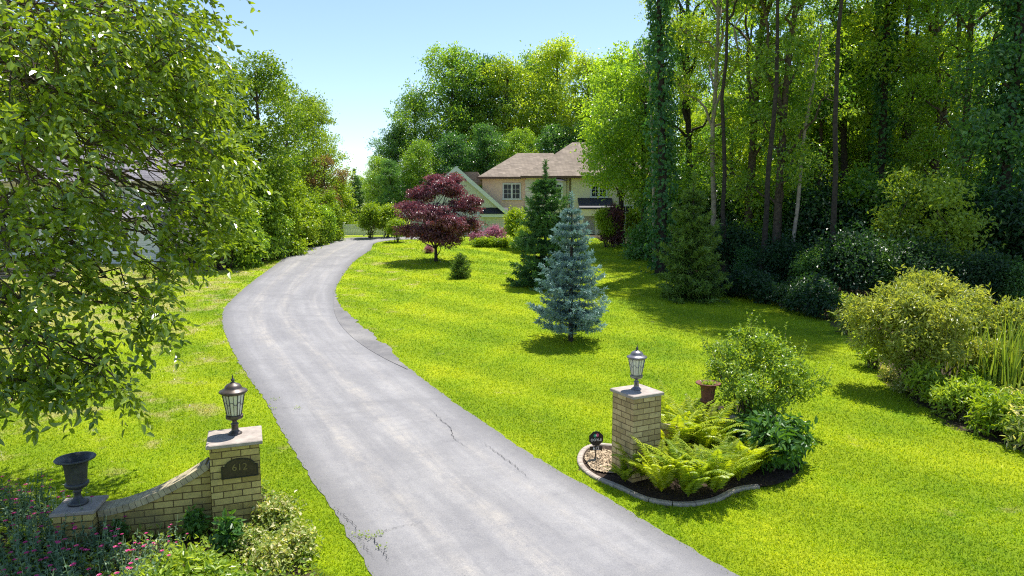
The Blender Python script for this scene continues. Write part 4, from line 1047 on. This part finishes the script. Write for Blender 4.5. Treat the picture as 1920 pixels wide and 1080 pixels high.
# ------------------------------------------------------------------ gate pillars, lanterns, walls, urns
def text_mesh(s, size, depth=.004):
    cu = bpy.data.curves.new('lettering', 'FONT'); cu.body = s; cu.size = size; cu.extrude = depth; cu.align_x = 'CENTER'; cu.align_y = 'CENTER'
    o = bpy.data.objects.new('lettering', cu); COL.objects.link(o)
    dg = bpy.context.evaluated_depsgraph_get(); me = bpy.data.meshes.new_from_object(o.evaluated_get(dg))
    bpy.data.objects.remove(o); return me
def add_text(parent, s, size, mat, loc, name='lettering', rot=(math.pi / 2, 0, 0)):
    me = text_mesh(s, size); me.materials.clear(); me.materials.append(mat)
    o = bpy.data.objects.new(name, me); COL.objects.link(o); o.parent = parent; o.location = loc; o.rotation_euler = rot; return o

def pillar(label, c, rz, H, w, cap, brick):
    r = thing('gate_pillar', label, 'gate pillar', (c[0], c[1], g1(*c[:2])), rz, 'brick pillars flanking the drive')
    s = MB(); h = w / 2; bevbox(s, -h, h, -h, h, -.3, H, .006); obj('brick_shaft', s, M[brick], r)
    k = MB(); h = cap / 2; bevbox(k, -h, h, -h, h, H + .001, H + .065, .012); obj('cap', k, M['slab'], r); return r

def corners(pxs, z): return np.array([Zp(px, py, z) for px, py in pxs])
cz = 1.43; cc = corners([(390, 836), (498, 824), (485, 799), (386, 808)], cz); c = cc.mean(0)
rzL = math.atan2(*(cc[1] - cc[0])[[1, 0]]); wL = .5 * (np.linalg.norm(cc[1] - cc[0]) + np.linalg.norm(cc[3] - cc[0]))
gL = g1(c[0], c[1]); HL_ = cz - .065 - gL
pl = pillar('yellow brick gate pillar with the house number plaque', c, rzL, HL_, wL * .885, wL, 'brick')
pL_c, pL_top = c.copy(), cz
# plaque
hw = wL * .885 / 2; pw, ph = .265, .13
arch = [(-pw, -ph), (pw, -ph), (pw, ph * .45), (pw - .05, ph * .45)] + [((pw - .05) * math.cos(R(a)), ph * .45 + .115 * math.sin(R(a))) for a in range(12, 180, 12)] + [(-pw + .05, ph * .45), (-pw, ph * .45)]
pq = MB(); prism(pq, arch, -.028, -.002); pqo = obj('plaque', pq, M['plaque'], pl, (.06, -hw, HL_ - .36))
rim = MB(); n_ = len(arch); inn = [(x * .93, z * .9 + (.004)) for x, z in arch]
v = [(x, -.036, z) for x, z in arch] + [(x, -.036, z) for x, z in inn] + [(x, -.027, z) for x, z in arch] + [(x, -.027, z) for x, z in inn]
rim.add(v, np.array([[i, (i + 1) % n_, (i + 1) % n_ + n_, i + n_] for i in range(n_)] + [[i, i + 2 * n_, (i + 1) % n_ + 2 * n_, (i + 1) % n_] for i in range(n_)] + [[i + n_, (i + 1) % n_ + n_, (i + 1) % n_ + 3 * n_, i + 3 * n_] for i in range(n_)]))
obj('plaque_rim', rim, M['black'], pqo)
add_text(pqo, '612', .15, M['gold'], (0, -.032, .035), 'house_number')

rz_ = 1.70; cc = corners([(1141.5, 726), (1192, 744), (1243.5, 736), (1201, 719.6)], rz_); c = cc.mean(0)
rzR = math.atan2(*(cc[2] - cc[1])[[1, 0]]); wR = .5 * (np.linalg.norm(cc[2] - cc[1]) + np.linalg.norm(cc[1] - cc[0]))
gR = g1(c[0], c[1]); pR_c = c.copy()
pr2 = pillar('tan brick gate pillar rising out of the fern bed', c, rzR, rz_ - .065 - gR, wR * .90, wR, 'brick2')

def lantern(label, loc, rz, H, mat):
    r = thing('post_lantern', label, 'lantern', loc, rz, 'lanterns on the gate pillars'); s = H / .92
    b = MB(); lathe(b, [(0, 0), (.105, 0), (.105, .015), (.085, .03), (.06, .05), (.052, .06), (.05, .15), (.058, .155), (.058, .165), (.04, .18), (.034, .20), (.05, .225), (.075, .235)], 20)
    lathe(b, [(.0, .236), (.10, .236), (.135, .262), (.135, .30), (.115, .31), (.0, .31)], 8, smooth=False, phase=R(22.5))
    obj('base', b, M[mat], r)
    gl = MB(); lathe(gl, [(0, .312), (.108, .312), (.165, .635), (0, .635)], 8, smooth=False, phase=R(22.5)); obj('glass', gl, M['glass_lamp'], r)
    cg = MB()
    for k in range(8):
        a = R(22.5 + 45 * k); tube(cg, [(.112 * math.cos(a), .112 * math.sin(a), .308), (.171 * math.cos(a), .171 * math.sin(a), .638)], .0075, 5)
        a2 = R(45 * k); p0 = np.array([.117 * math.cos(a), .117 * math.sin(a)]) * 1.16; an = R(22.5 + 45 * (k + 1)); p1 = np.array([.117 * math.cos(an), .117 * math.sin(an)]) * 1.16
        # scrolled band across each pane
        t_ = np.linspace(0, 1, 7); z_ = .50 + .025 * np.sin(t_ * 2 * math.pi)
        f_ = (.150 / .1355); tube(cg, np.stack([(p0[0] * (1 - t_) + p1[0] * t_) * f_, (p0[1] * (1 - t_) + p1[1] * t_) * f_, z_], -1), .004, 4)
        m0 = .108 * math.cos(R(22.5)); m1 = .165 * math.cos(R(22.5)); tube(cg, [((m0 + .006) * math.cos(a2), (m0 + .006) * math.sin(a2), .315), ((m1 + .006) * math.cos(a2), (m1 + .006) * math.sin(a2), .63)], .0035, 4)
    obj('cage', cg, M[mat], r)
    rf = MB(); lathe(rf, [(0, .637), (.172, .637), (.20, .66), (.212, .675), (.205, .69), (.17, .705), (.135, .725), (.128, .74), (.118, .765), (.09, .79), (.05, .805), (.036, .815), (0, .816)], 24); obj('lantern_roof', rf, M[mat], r)
    fi = MB(); lathe(fi, [(.03, .812), (.034, .822), (.018, .832), (.030, .85), (.026, .868), (.012, .88), (.010, .90), (.006, .93), (0, .945)], 12); obj('finial', fi, M['iron'], r)
    r.scale = (s, s, s); return r
p0 = Zp(441, 813, pL_top); p0[2] = gL + HL_ + .065
lantern('bronze lantern on the pillar that carries the number plaque', tuple(p0), rzL, height_at(703, p0[1], p0[2]) * .985, 'bronze')
p1 = Zp(1193, 730, rz_); lantern('pewter lantern with bright roof on the pillar in the fern bed', tuple(p1), rzR, height_at(646, p1[1], p1[2]) * .985, 'pewter')

def urn(label, loc, H, mat, rz=0):
    r = thing('garden_urn', label, 'urn', loc, rz, 'iron garden urns'); b = MB()
    lathe(b, [(x * H, z * H) for x, z in [(0, 0), (.19, 0), (.19, .05), (.15, .07), (.10, .11), (.065, .17), (.06, .24), (.085, .27), (.085, .29), (.06, .31), (.09, .335), (.19, .37), (.225, .42), (.225, .46), (.185, .475)]], 32)
    lathe(b, [(x * H, z * H) for x, z in [(.185, .475), (.195, .6), (.205, .75), (.22, .85), (.25, .91)]], 72, flute=.035, nfl=18, fl_range=(.48 * H, .88 * H))
    obj('body', b, M[mat], r)
    b = MB(); lathe(b, [(x * H, z * H) for x, z in [(.25, .91), (.31, .945), (.37, .965), (.385, .985), (.37, 1.0), (.33, .995), (.24, .93), (.20, .85), (.18, .7), (0, .68)]], 40); obj('rim', b, M[mat], r)
    return r
# left pier, curved wall, urn
pz = .62; cc = corners([(104, 964), (187, 957), (193, 926), (111, 935.5)], pz); c = cc.mean(0)
rzP = math.atan2(*(cc[1] - cc[0])[[1, 0]]); wP = .5 * (np.linalg.norm(cc[1] - cc[0]) + np.linalg.norm(cc[3] - cc[0]))
gP = g1(c[0], c[1])
def pier(label, c, rz, H, w, cap, brick):
    r = thing('wall_pier', label, 'pier', (c[0], c[1], g1(c[0], c[1])), rz, 'low brick piers ending the wing walls'); h = w / 2
    s = MB(); bevbox(s, -h, h, -h, h, -.3, H, .006); obj('brick_shaft', s, M[brick], r)
    h = cap / 2; k = MB(); bevbox(k, -h, h, -h, h, H + .001, H + .06, .012); obj('cap', k, M['slab'], r); return r
pier('low yellow brick pier among pink flowers under the dark urn', c, rzP, pz - .06 - gP, wP * .88, wP, 'brick')
u = Zp(147, 944, pz); urn('dark iron urn empty on the low pier by the pink flowers', tuple(u), height_at(851, u[1], pz) * .93, 'iron')
def wing(label, a, b_, za, zb, brick, base):
    """a low wall sweeping down in a curve from a to b_, header bricks along the top"""
    L = float(np.hypot(*(b_ - a))); ang = math.atan2(b_[1] - a[1], b_[0] - a[0])
    r = thing('wing_wall', label, 'wall', (a[0], a[1], base), ang, 'curved brick wing walls')
    n = 26; t = np.linspace(0, 1, n); x = L * t; z = zb + (za - zb) * (1 - t) ** 1.75; z[-1] = zb
    th = .14; bd = MB(); V = []
    for xi, zi in zip(x, z): V += [(xi, -th, -.3), (xi, th, -.3), (xi, th, zi), (xi, -th, zi)]
    i = np.arange(n - 1)[:, None] * 4; f = np.concatenate([i + [0, 4, 7, 3], i + [1, 2, 6, 5], i + [3, 7, 6, 2]]); bd.add(V, [f, np.array([[0, 3, 2, 1]]), np.array([[0, 1, 2, 3]]) + 4 * (n - 1)])
    obj('brick_body', bd, M[brick], r)
    cp = MB(); s = np.concatenate([[0], np.cumsum(np.hypot(np.diff(x), np.diff(z)))]); nb_ = int(s[-1] / .088)
    for k in range(nb_):
        s0, s1 = (k + .06) * s[-1] / nb_, (k + .94) * s[-1] / nb_
        xa, xb = np.interp([s0, s1], s, x); za_, zb_ = np.interp([s0, s1], s, z); nx_, nz_ = -(zb_ - za_), (xb - xa); m_ = math.hypot(nx_, nz_); nx_, nz_ = nx_ / m_ * .10, nz_ / m_ * .10
        w_ = th + .03
        v = [(xa, -w_, za_ + .002), (xb, -w_, zb_ + .002), (xb, w_, zb_ + .002), (xa, w_, za_ + .002)]; v += [(q[0] + nx_, q[1], q[2] + nz_) for q in v]; cp.add(v, boxf())
    mo = MB(); w_ = th + .018; V = []
    for xi, zi in zip(x, z): V += [(xi, -w_, zi + .004), (xi, w_, zi + .004), (xi, w_, zi + .092), (xi, -w_, zi + .092)]
    mo.add(V, np.concatenate([i + [0, 4, 7, 3], i + [1, 2, 6, 5], i + [3, 7, 6, 2]]))
    co_ = obj('coping', cp, M['coping'], r); obj('mortar_bed', mo, M['slab'], co_)
def local(c, rz, x, y): return np.array([c[0] + math.cos(rz) * x - math.sin(rz) * y, c[1] + math.sin(rz) * x + math.cos(rz) * y])
wing('curved yellow brick wall sweeping from the number pillar down to the urn pier', local(pL_c, rzL, -wL * .445, -.08), local(c, rzP, wP * .45, .05), 1.02 - gL, .44 - gL, 'brick', gL)
# right pier, wall, urn
pz2 = .80; u2 = Zp(1326, 776, pz2); c2 = Zp(1342, 776, pz2)
pier('tan brick pier nearly hidden by leaves under the rusty urn', c2, .3, pz2 - .06 - g1(c2[0], c2[1]), .55, .64, 'brick2')
ur = urn('rusty red urn holding a small green plant beside the tall shrub', tuple(u2), height_at(714, u2[1], pz2) * .95, 'rust')
wing('short tan brick wall dropping from the fern bed pillar behind the ferns', local(pR_c, rzR, wR * .45, .1), np.array([c2[0] - .28, c2[1]]), 1.0 - gR, .5 - gR, 'brick2', gR)

# ------------------------------------------------------------------ the fern bed
mb_ = MB(); inner = bed; cen = inner.mean(0); rings = []
for f in (1.0, .75, .5, .25): 
    q = cen + (inner - cen) * f; rings.append(np.concatenate([q, (gz(q[:, 0], q[:, 1]) + .03 + .05 * (1 - f))[:, None]], 1))
V = np.concatenate(rings + [np.array([[cen[0], cen[1], g1(*cen) + .09]])]); n_ = len(bed); k = np.arange(n_); k2 = (k + 1) % n_
fs = [np.concatenate([np.stack([k + r_ * n_, k2 + r_ * n_, k2 + (r_ + 1) * n_, k + (r_ + 1) * n_], -1) for r_ in range(3)]), np.stack([k + 3 * n_, k2 + 3 * n_, np.full(n_, 4 * n_)], -1)]
mb_.add(V, fs, smooth=True); tag(obj('bed_soil', mb_, M['soil']), 'dark mulch soil of the kerbed fern bed', 'soil', kind='structure')
ed = MB(); path = np.array([G(*p)[:2] for p in [(1150, 838), (1120, 836), (1100, 842), (1089, 855), (1088, 870), (1110, 893), (1160, 915), (1220, 940), (1280, 948), (1330, 942), (1390, 918), (1450, 912)]])
path = spline(path, 64); 
for s in range(0, 60, 4):
    seg = path[s:s + 5].copy(); T = unit(np.gradient(seg, axis=0)); seg[0] += T[0] * .006; seg[-1] -= T[-1] * .006
    Nn = np.stack([-T[:, 1], T[:, 0]], -1); V = []
    for p_, nn_ in zip(seg, Nn):
        zb = g1(*p_)
        for (o_, h_) in ((-.055, -.05), (-.055, .035), (-.038, .052), (.038, .052), (.055, .035), (.055, -.05)): V.append((*(p_ + nn_ * o_), zb + h_))
    i = np.arange(4)[:, None] * 6; f = np.concatenate([i + [j, j + 1, j + 7, j + 6] for j in range(5)]); ed.add(V, [f, np.array([range(6)]), np.array([range(5, -1, -1)]) + 24])
tag(obj('bed_edging', ed, M['concrete']), 'curved pale concrete edging around the fern bed', 'edging')
ch = MB()
cpoly = spline([G(*p)[:2] for p in [(1096, 866), (1100, 853), (1114, 847), (1146, 850), (1150, 893), (1118, 888), (1096, 866)]], 30)[:-1]
cm = cpoly.mean(0); V = [(*q, g1(*q) + .062) for q in cpoly] + [(*cm, g1(*cm) + .10)]
k = np.arange(len(cpoly)); ch.add(V, np.stack([k, (k + 1) % len(k), np.full(len(k), len(k))], -1))
n_ = 420; rr_ = np.sqrt(rng.random(n_)); q = cm + (cpoly[rng.integers(0, len(cpoly), n_)] - cm) * rr_[:, None]
leaves(ch, np.concatenate([q, (gz(q[:, 0], q[:, 1]) + .075 + .035 * (1 - rr_))[:, None]], 1), rvec(n_) * (1, 1, .2), rvec(n_) * .3 + (0, 0, 1), .07, .022, rng.random(n_))
tag(obj('wood_chips', ch, M['chips']), 'pale wood chips round the yard sign by the pillar', 'wood chips', kind='stuff')

def fern_kind():
    root = thing('fern', 'fern', 'fern'); cb = MB()
    C, A, N, L, W, T = [], [], [], [], [], []
    nf = 22
    for j in range(nf):
        a = j * 2.4 + rng.normal() * .2; ln_ = rng.uniform(.95, 1.42); el = rng.uniform(1.12, 1.52); t = np.linspace(.02, 1, 34)
        # arching rachis
        ang = el - t ** 1.3 * rng.uniform(.6, 1.5); ds = ln_ / 34
        xr_ = np.cumsum(np.cos(ang)) * ds; zr_ = np.cumsum(np.sin(ang)) * ds
        P = np.stack([xr_ * math.cos(a), xr_ * math.sin(a), zr_], -1); td = unit(np.gradient(P, axis=0)); side = np.array([-math.sin(a), math.cos(a), 0]); up_ = np.cross(td, side) * -1
        tube(cb, P[::4], np.linspace(.006, .002, len(P[::4])), 4, tone=.7)
        tn = np.clip(rng.normal(.5, .25), 0, 1)
        m = t > .1; pl_ = .17 * np.sin(np.pi * np.clip(t[m], 0, 1) ** .75) ** .8 + .02
        for s in (-1, 1):
            C.append(P[m]); A.append(side * s * .92 + td[m] * .42 - np.array([0, 0, .10]) + rng.normal(size=(m.sum(), 3)) * .06); N.append(np.where(up_[m][:, 2:3] < 0, -up_[m], up_[m]) + rng.normal(size=(m.sum(), 3)) * .15)
            L.append(pl_ * rng.uniform(.85, 1.1, m.sum())); W.append(np.full(m.sum(), .030)); T.append(np.clip(tn + rng.normal(size=m.sum()) * .1, 0, 1))
    leaves(cb, np.concatenate(C), np.concatenate(A), np.concatenate(N), np.concatenate(L), np.concatenate(W), np.concatenate(T), .15, fine=True)
    obj('fronds', cb, M['leaf_fern'], root); return Kind(root)
ferns = [fern_kind(), fern_kind()]
for j, (px, py, s, lab) in enumerate([(1200, 903, .75, 'small fern leaning on the brick pillar in the kerbed bed'), (1240, 928, .88, 'fern second from the pillar at the kerb'), (1290, 938, .95, 'large fern in the middle of the kerb front'),
                                    (1340, 930, .92, 'fern with fronds arching out over the kerb towards the lawn'), (1385, 908, .85, 'fern beside the dark large leaved plant'), (1265, 865, 1.1, 'upright fern directly before the short brick wall'),
                                    (1320, 865, 1.1, 'fern in the rear rank below the rusty urn'), (1235, 872, .85, 'shaded fern pressed against the pillar face'), (1300, 845, 1.0, 'rear fern hiding the wall pier'), (1270, 832, 1.1, 'fern climbing against the short brick wall'), (1408, 895, .72, 'fern at the eastern end of the kerb beside the glossy shrub'), (1172, 908, .42, 'smallest fern at the foot of the pillar by the wood chips')]):
    p = G(px, py); p[2] += .04; ferns[j % 2].place(tuple(p), j * .9, s, lab, 'ferns in the kerbed bed')
big = shrub_kind('glossy_shrub', 'shrub', 'leaf_dark', 1.15, 1.2, 150, 10, .17, .2, nl=9, fine=True, width=.42, droop=.3, base=.15)
for j, (px, py, s, lab) in enumerate([(1440, 885, 1.0, 'dark glossy large leaved shrub at the kerb end of the fern bed'), (1475, 868, .85, 'dark glossy shrub nearest the open lawn in the fern bed'), (1425, 850, .85, 'dark glossy shrub under the tall loose shrub'), (1372, 838, .7, 'dark glossy shrub beneath the rusty urn'), (1322, 822, .5, 'dark glossy shrub before the pier of the rusty urn')]):
    p = G(px, py); big.place(tuple(p), j * 1.7, s, lab, 'glossy shrubs in the fern bed')
# tall loose shrub
p = G(1408, 822); root = thing('tall_shrub', 'tall loose shrub with upright shoots over the fern bed', 'shrub', tuple(p)); b = np.array(root.location); tb, cb = MB(), MB()
lob = []
for (px, py, dy, r) in [(1385, 690, 0, .5), (1440, 680, .3, .5), (1400, 720, -.5, .5), (1480, 715, .1, .42), (1355, 680, .9, .34), (1385, 745, .5, .36), (1440, 745, -.3, .42), (1505, 735, .3, .28), (1420, 645, .2, .36), (1400, 625, .4, .22), (1470, 690, -.4, .4), (1350, 655, .8, .24), (1400, 770, .3, .35), (1375, 655, .2, .3), (1460, 655, .4, .26), (1528, 722, .2, .22), (1335, 655, .6, .2), (1500, 690, .3, .24), (1345, 700, .9, .26)]:
    q = D(px, py, p[1] + dy) - b; lob.append((*q, r, r, r * .72))
lob = np.array(lob)
make_crown(cb, None, lob, 640, 14, .080, .15, np.zeros(3), None, .05, fine=True, width=.55)
for l in lob: branch(tb, (rng.normal() * .06, rng.normal() * .06, -.05), l[:3], .022, .008, .06, 8, 5, .04)
for j in range(80):
    l = lob[rng.integers(len(lob))]; s0 = l[:3] + rvec(1)[0] * l[3] * (.8, .8, .5); dirr = unit(rng.normal(size=3) * .35 + unit(s0 - np.array([0, 0, .5])) * .5 + (0, 0, .9)); ll = rng.uniform(.28, .62)
    tt_ = np.linspace(0, 1, 5)[:, None]; tube(tb, s0 + dirr * tt_ * ll, np.linspace(.005, .002, 5), 3); m = 16; ts = rng.random(m)[:, None]
    leaves(cb, s0 + dirr * ts * ll, rvec(m) * .9 + dirr * .5, rvec(m) * .6 + (0, 0, .8), .058 * rng.uniform(.6, 1.2, m), .032, rng.uniform(.5, 1, m), fine=True)
obj('stems', tb, M['bark'], root); obj('foliage', cb, M['leaf_shrub'], root)
# plant in the rusty urn
pp = shrub_kind('potted_plant', 'plant', 'leaf_shrub', .24, .36, 34, 10, .055, .06, nl=5, stems=4, fine=True)
pp.place((u2[0], u2[1], ur.location[2] + (height_at(714, u2[1], pz2) * .95) * .70), 0, 1.0, 'small green plant growing in the rusty urn')
# yard sign
s0 = G(1117, 866); sg_ = thing('yard_sign', 'small black octagonal yard sign with white lettering and number plate by the pillar', 'sign', tuple(s0), .12)
b = MB(); box(b, -.012, .012, .004, .016, -.1, .62); obj('stake', b, M['black'], sg_)
so_ = .150; b = MB(); prism(b, [(so_ * math.cos(R(22.5 + 45 * k)), .47 + so_ * math.sin(R(22.5 + 45 * k))) for k in range(8)], -.012, .0); bo_ = obj('sign_board', b, M['black'], sg_)
add_text(bo_, 'DOYLE', .068, M['white'], (0, -.016, .445), 'lettering')
for (cx_, cz_, mt) in [(-.022, .53, 'sgreen'), (.022, .54, 'spink'), (0, .537, 'white')]:
    b = MB(); prism(b, [(cx_ + (.03 if mt != 'white' else .014) * math.cos(R(a)), cz_ + (.034 if mt != 'white' else .016) * math.sin(R(a))) for a in range(0, 360, 24)], -.0145 if mt == 'sgreen' else (-.0155 if mt == 'spink' else -.0175), -.0122); obj('emblem', b, M[mt], bo_)
b = MB(); box(b, -.125, .125, -.012, .0, .235, .315); np_ = obj('number_plate', b, M['black'], sg_)
add_text(np_, '612', .085, M['white'], (0, -.016, .276), 'lettering')

# ------------------------------------------------------------------ flower bed by the number pillar
def campion():
    root = thing('rose_campion', 'plant', 'flower'); cb = MB()
    for s in range(26):
        a = rng.random() * 6.28; r0 = rng.random() ** .5 * .3; h = rng.uniform(.35, .72); dirr = np.array([math.cos(a) * .35 * r0 * 3, math.sin(a) * .35 * r0 * 3, 1]) + rng.normal(size=3) * .1
        base = np.array([math.cos(a) * r0, math.sin(a) * r0, 0]); tip = base + dirr * h
        tube(cb, [base, base + dirr * h * .5, tip], [.005, .004, .0025], 4, tone=.6)
        m = 16; t = rng.random(m) ** 1.2
        leaves(cb, base + dirr * (h * t)[:, None] * .9, rvec(m) + (0, 0, .35), rvec(m) * .5 + (0, 0, .9), .095 * rng.uniform(.5, 1.2, m) * (1 - .4 * t), .032, rng.random(m), fine=True)
        if s % 5 < 2:
            fb = MB(); k = 6; aa = np.arange(k) / k * 6.28; A = np.stack([np.cos(aa), np.sin(aa), 0 * aa + .25], -1)
            leaves(fb, np.repeat(tip[None], k, 0), A, np.repeat([[0, 0, 1.0]], k, 0) + rng.normal(size=(k, 3)) * .1, .034, .030, rng.random(k)); obj('flower', fb, M['petal'], root)
    obj('foliage', cb, M['leaf_silver'], root); return Kind(root)
cam_ = [campion(), campion()]
for j, (px, py, s) in enumerate([(20, 985, 1), (75, 1000, 1.05), (130, 1015, 1), (185, 1035, .9), (40, 1045, 1.05), (100, 1065, 1), (165, 1085, 1), (10, 1110, 1), (85, 1130, 1), (240, 1065, .8), (255, 1120, .9), (-20, 950, .9), (60, 955, .8), (310, 1040, .62), (180, 1150, 1.0), (30, 1180, 1)]):
    cam_[j % 2].place(tuple(G(px, py)), j * 1.1, s, 'silvery stemmed campion with magenta flowers massed in front of the urn pier', 'rose campions before the low pier')
va = shrub_kind('variegated_shrub', 'shrub', 'leaf_varieg', .50, .95, 150, 11, .065, .14, nl=8, fine=True, base=.15)
for j, (px, py, s, lab) in enumerate([(520, 985, 1.0, 'cream and green variegated shrub touching the number pillar on the drive side'), (545, 1045, 1.0, 'variegated shrub nearest the drive below the number pillar'), (505, 1075, .95, 'variegated shrub at the bottom border by the drive verge'),
                                      (470, 1040, .8, 'low variegated shrub in front of the number pillar')]):
    va.place(tuple(G(px, py)), j, s, lab, 'variegated shrubs by the number pillar')
lp = shrub_kind('leafy_perennial', 'plant', 'leaf_shrub', .40, .8, 60, 10, .10, .14, nl=7, fine=True, width=.4, base=.1)
for j, (px, py, s, lab) in enumerate([(315, 1075, .85, 'yellow green leafy plant before the middle of the curved wall'), (360, 1085, 1.0, 'yellow green leafy plant at the bottom border below the wall'), (400, 1110, 1.0, 'bright leafy plant below the number pillar'),
                                      (290, 1125, 1.0, 'bright leafy plant beside the campions at the bottom border'), (450, 1130, 1.0, 'bright leafy plant between the variegated shrubs')]):
    lp.place(tuple(G(px, py)), j, s, lab, 'bright perennials along the wall')
gs = shrub_kind('broadleaf_plant', 'plant', 'leaf_dark', .62, .5, 46, 9, .12, .12, nl=6, fine=True, width=.5, base=.15)
for j, (px, py, s, lab) in enumerate([(425, 1040, .9, 'upright glossy green plant against the number pillar foot'), (365, 1010, .7, 'dark green plant in the corner of wall and pillar'), (222, 1022, .55, 'dark leaved plant between the pier and the wall')]):
    gs.place(tuple(G(px, py)), j, s, lab, 'dark leafy plants along the wall')
gc = MB(); n_ = 5200; q = np.stack([rng.uniform(lbed[:, 0].min(), lbed[:, 0].max(), n_ * 3), rng.uniform(5.5, lbed[:, 1].max(), n_ * 3)], -1); q = q[pip(q[:, 0], q[:, 1], lbed)][:n_ * 2]
n_ = len(q); leaves(gc, np.concatenate([q, (gz(q[:, 0], q[:, 1]) + rng.uniform(.01, .16, n_))[:, None]], 1), rvec(n_) + (0, 0, .5), rvec(n_) * .5 + (0, 0, 1), .085 * rng.uniform(.6, 1.2, n_), .04, rng.random(n_), fine=True)
tag(obj('ground_cover', gc, M['leaf_shrub']), 'low green ground cover in the bed by the number pillar', 'ground cover', kind='stuff')

# ------------------------------------------------------------------ the pond bank on the right
def marsh_bush(label, boxes, Y, leaf, mat, base_px, clumps):
    p = G(*base_px); root = thing('pond_shrub', label, 'shrub', tuple(p), 0, 'pond shrubs'); b = np.array(root.location); tb, cb = MB(), MB(); lob = []
    for (px, py, dy, r) in boxes: lob.append((*(D(px, py, p[1] + dy) - b), r, r, r * .68))
    lob = np.array(lob); make_crown(cb, None, lob, clumps, 26, leaf, .24, np.zeros(3), None, .0, flat=.55, width=.38)
    for l in lob:
        for _ in range(3): branch(tb, (rng.normal() * .3, rng.normal() * .3, -.1), l[:3] + rvec(1)[0] * l[3] * .5, .03, .008, .08, 8, 5, .03)
    obj('stems', tb, M['bark'], root); obj('foliage', cb, M[mat], root)
marsh_bush('large olive yellow shrub bulging over the lawn edge by the pond', [(1740, 540, 1, .75), (1690, 560, .2, .7), (1640, 590, -.2, .65), (1800, 570, .6, .8), (1760, 600, -1, .8), (1700, 620, -1, .6), (1640, 635, -.3, .42), (1830, 610, .2, .75), (1770, 650, -1.2, .55), (1840, 660, -.8, .6), (1610, 600, .4, .4), (1720, 575, -.8, .6), (1690, 665, -.6, .45)], 0, .13, 'leaf_olive', (1735, 725), 760)
marsh_bush('second olive shrub cut by the right border behind the reeds', [(1900, 600, .5, .7), (1930, 640, 0, .7), (1880, 640, .4, .6), (1960, 600, .5, .8), (1915, 690, -.3, .5)], 0, .13, 'leaf_olive', (1915, 735), 420)
def weed_kind(mat, H, w, leaf, width=.3):
    return shrub_kind('bank_plant', 'plant', mat, H, w, 70, 12, leaf, .13, nl=7, stems=6, width=width, base=.15, fine=True)
wk = [weed_kind('leaf_shrub', .75, .9, .11), weed_kind('leaf_varieg', .6, .9, .10), weed_kind('leaf_lime', .8, .9, .12)]
WL = [(1560, 600), (1590, 625), (1615, 655), (1640, 690), (1690, 735), (1755, 768), (1790, 785), (1825, 795), (1860, 812), (1900, 828), (1935, 842), (1800, 755), (1845, 770), (1890, 785), (1930, 795), (1575, 588), (1605, 612), (1950, 820), (1870, 740), (1770, 750), (1815, 778), (1850, 793), (1880, 806), (1910, 812), (1730, 752), (1665, 712), (1900, 800), (1930, 822), (1820, 738), (1845, 750)]
for j, (px, py) in enumerate(WL):
    wk[j % 3].place(tuple(G(px, py)), j * 1.3, (.6, 1.25, .85, 1.5, .7, 1.0, 1.35)[j % 7], 'leafy wild plant in the ragged fringe between the mown lawn and the pond', 'wild plants along the pond bank')
def reeds():
    root = thing('reed_clump', 'plant', 'reeds'); cb = MB(); n = 34
    for j in range(n):
        a = rng.random() * 6.28; r0 = rng.random() ** .5 * .35; h = rng.uniform(.9, 1.7); ln_ = rng.normal(size=2) * .14
        t = np.linspace(0, 1, 6); P = np.stack([math.cos(a) * r0 + ln_[0] * t ** 2 * h, math.sin(a) * r0 + ln_[1] * t ** 2 * h, h * t], -1); s = rvec(1)[0] * (1, 1, 0); s = s / (np.linalg.norm(s) + 1e-6) * .016
        wv = np.array([1, 1, .9, .8, .5, .05])[:, None]; V = np.concatenate([P - s * wv, P + s * wv]); k = np.arange(5); cb.add(V, np.stack([k, k + 6, k + 7, k + 1], -1), tone=rng.random())
    obj('blades', cb, M['reed'], root); return Kind(root)
rk = reeds()

for j, (px, py) in enumerate([(1838, 735), (1868, 745), (1895, 758), (1920, 765), (1760, 735), (1880, 720), (1910, 730), (1945, 750), (1825, 715), (1855, 725), (1895, 735), (1930, 740), (1870, 760), (1845, 752)]):
    rk.place(tuple(G(px, py)), j * 1.2, 1.1 + .18 * (j % 3), 'tall upright reeds standing on the pond bank between the olive shrubs and the wild plants', 'reed clumps')
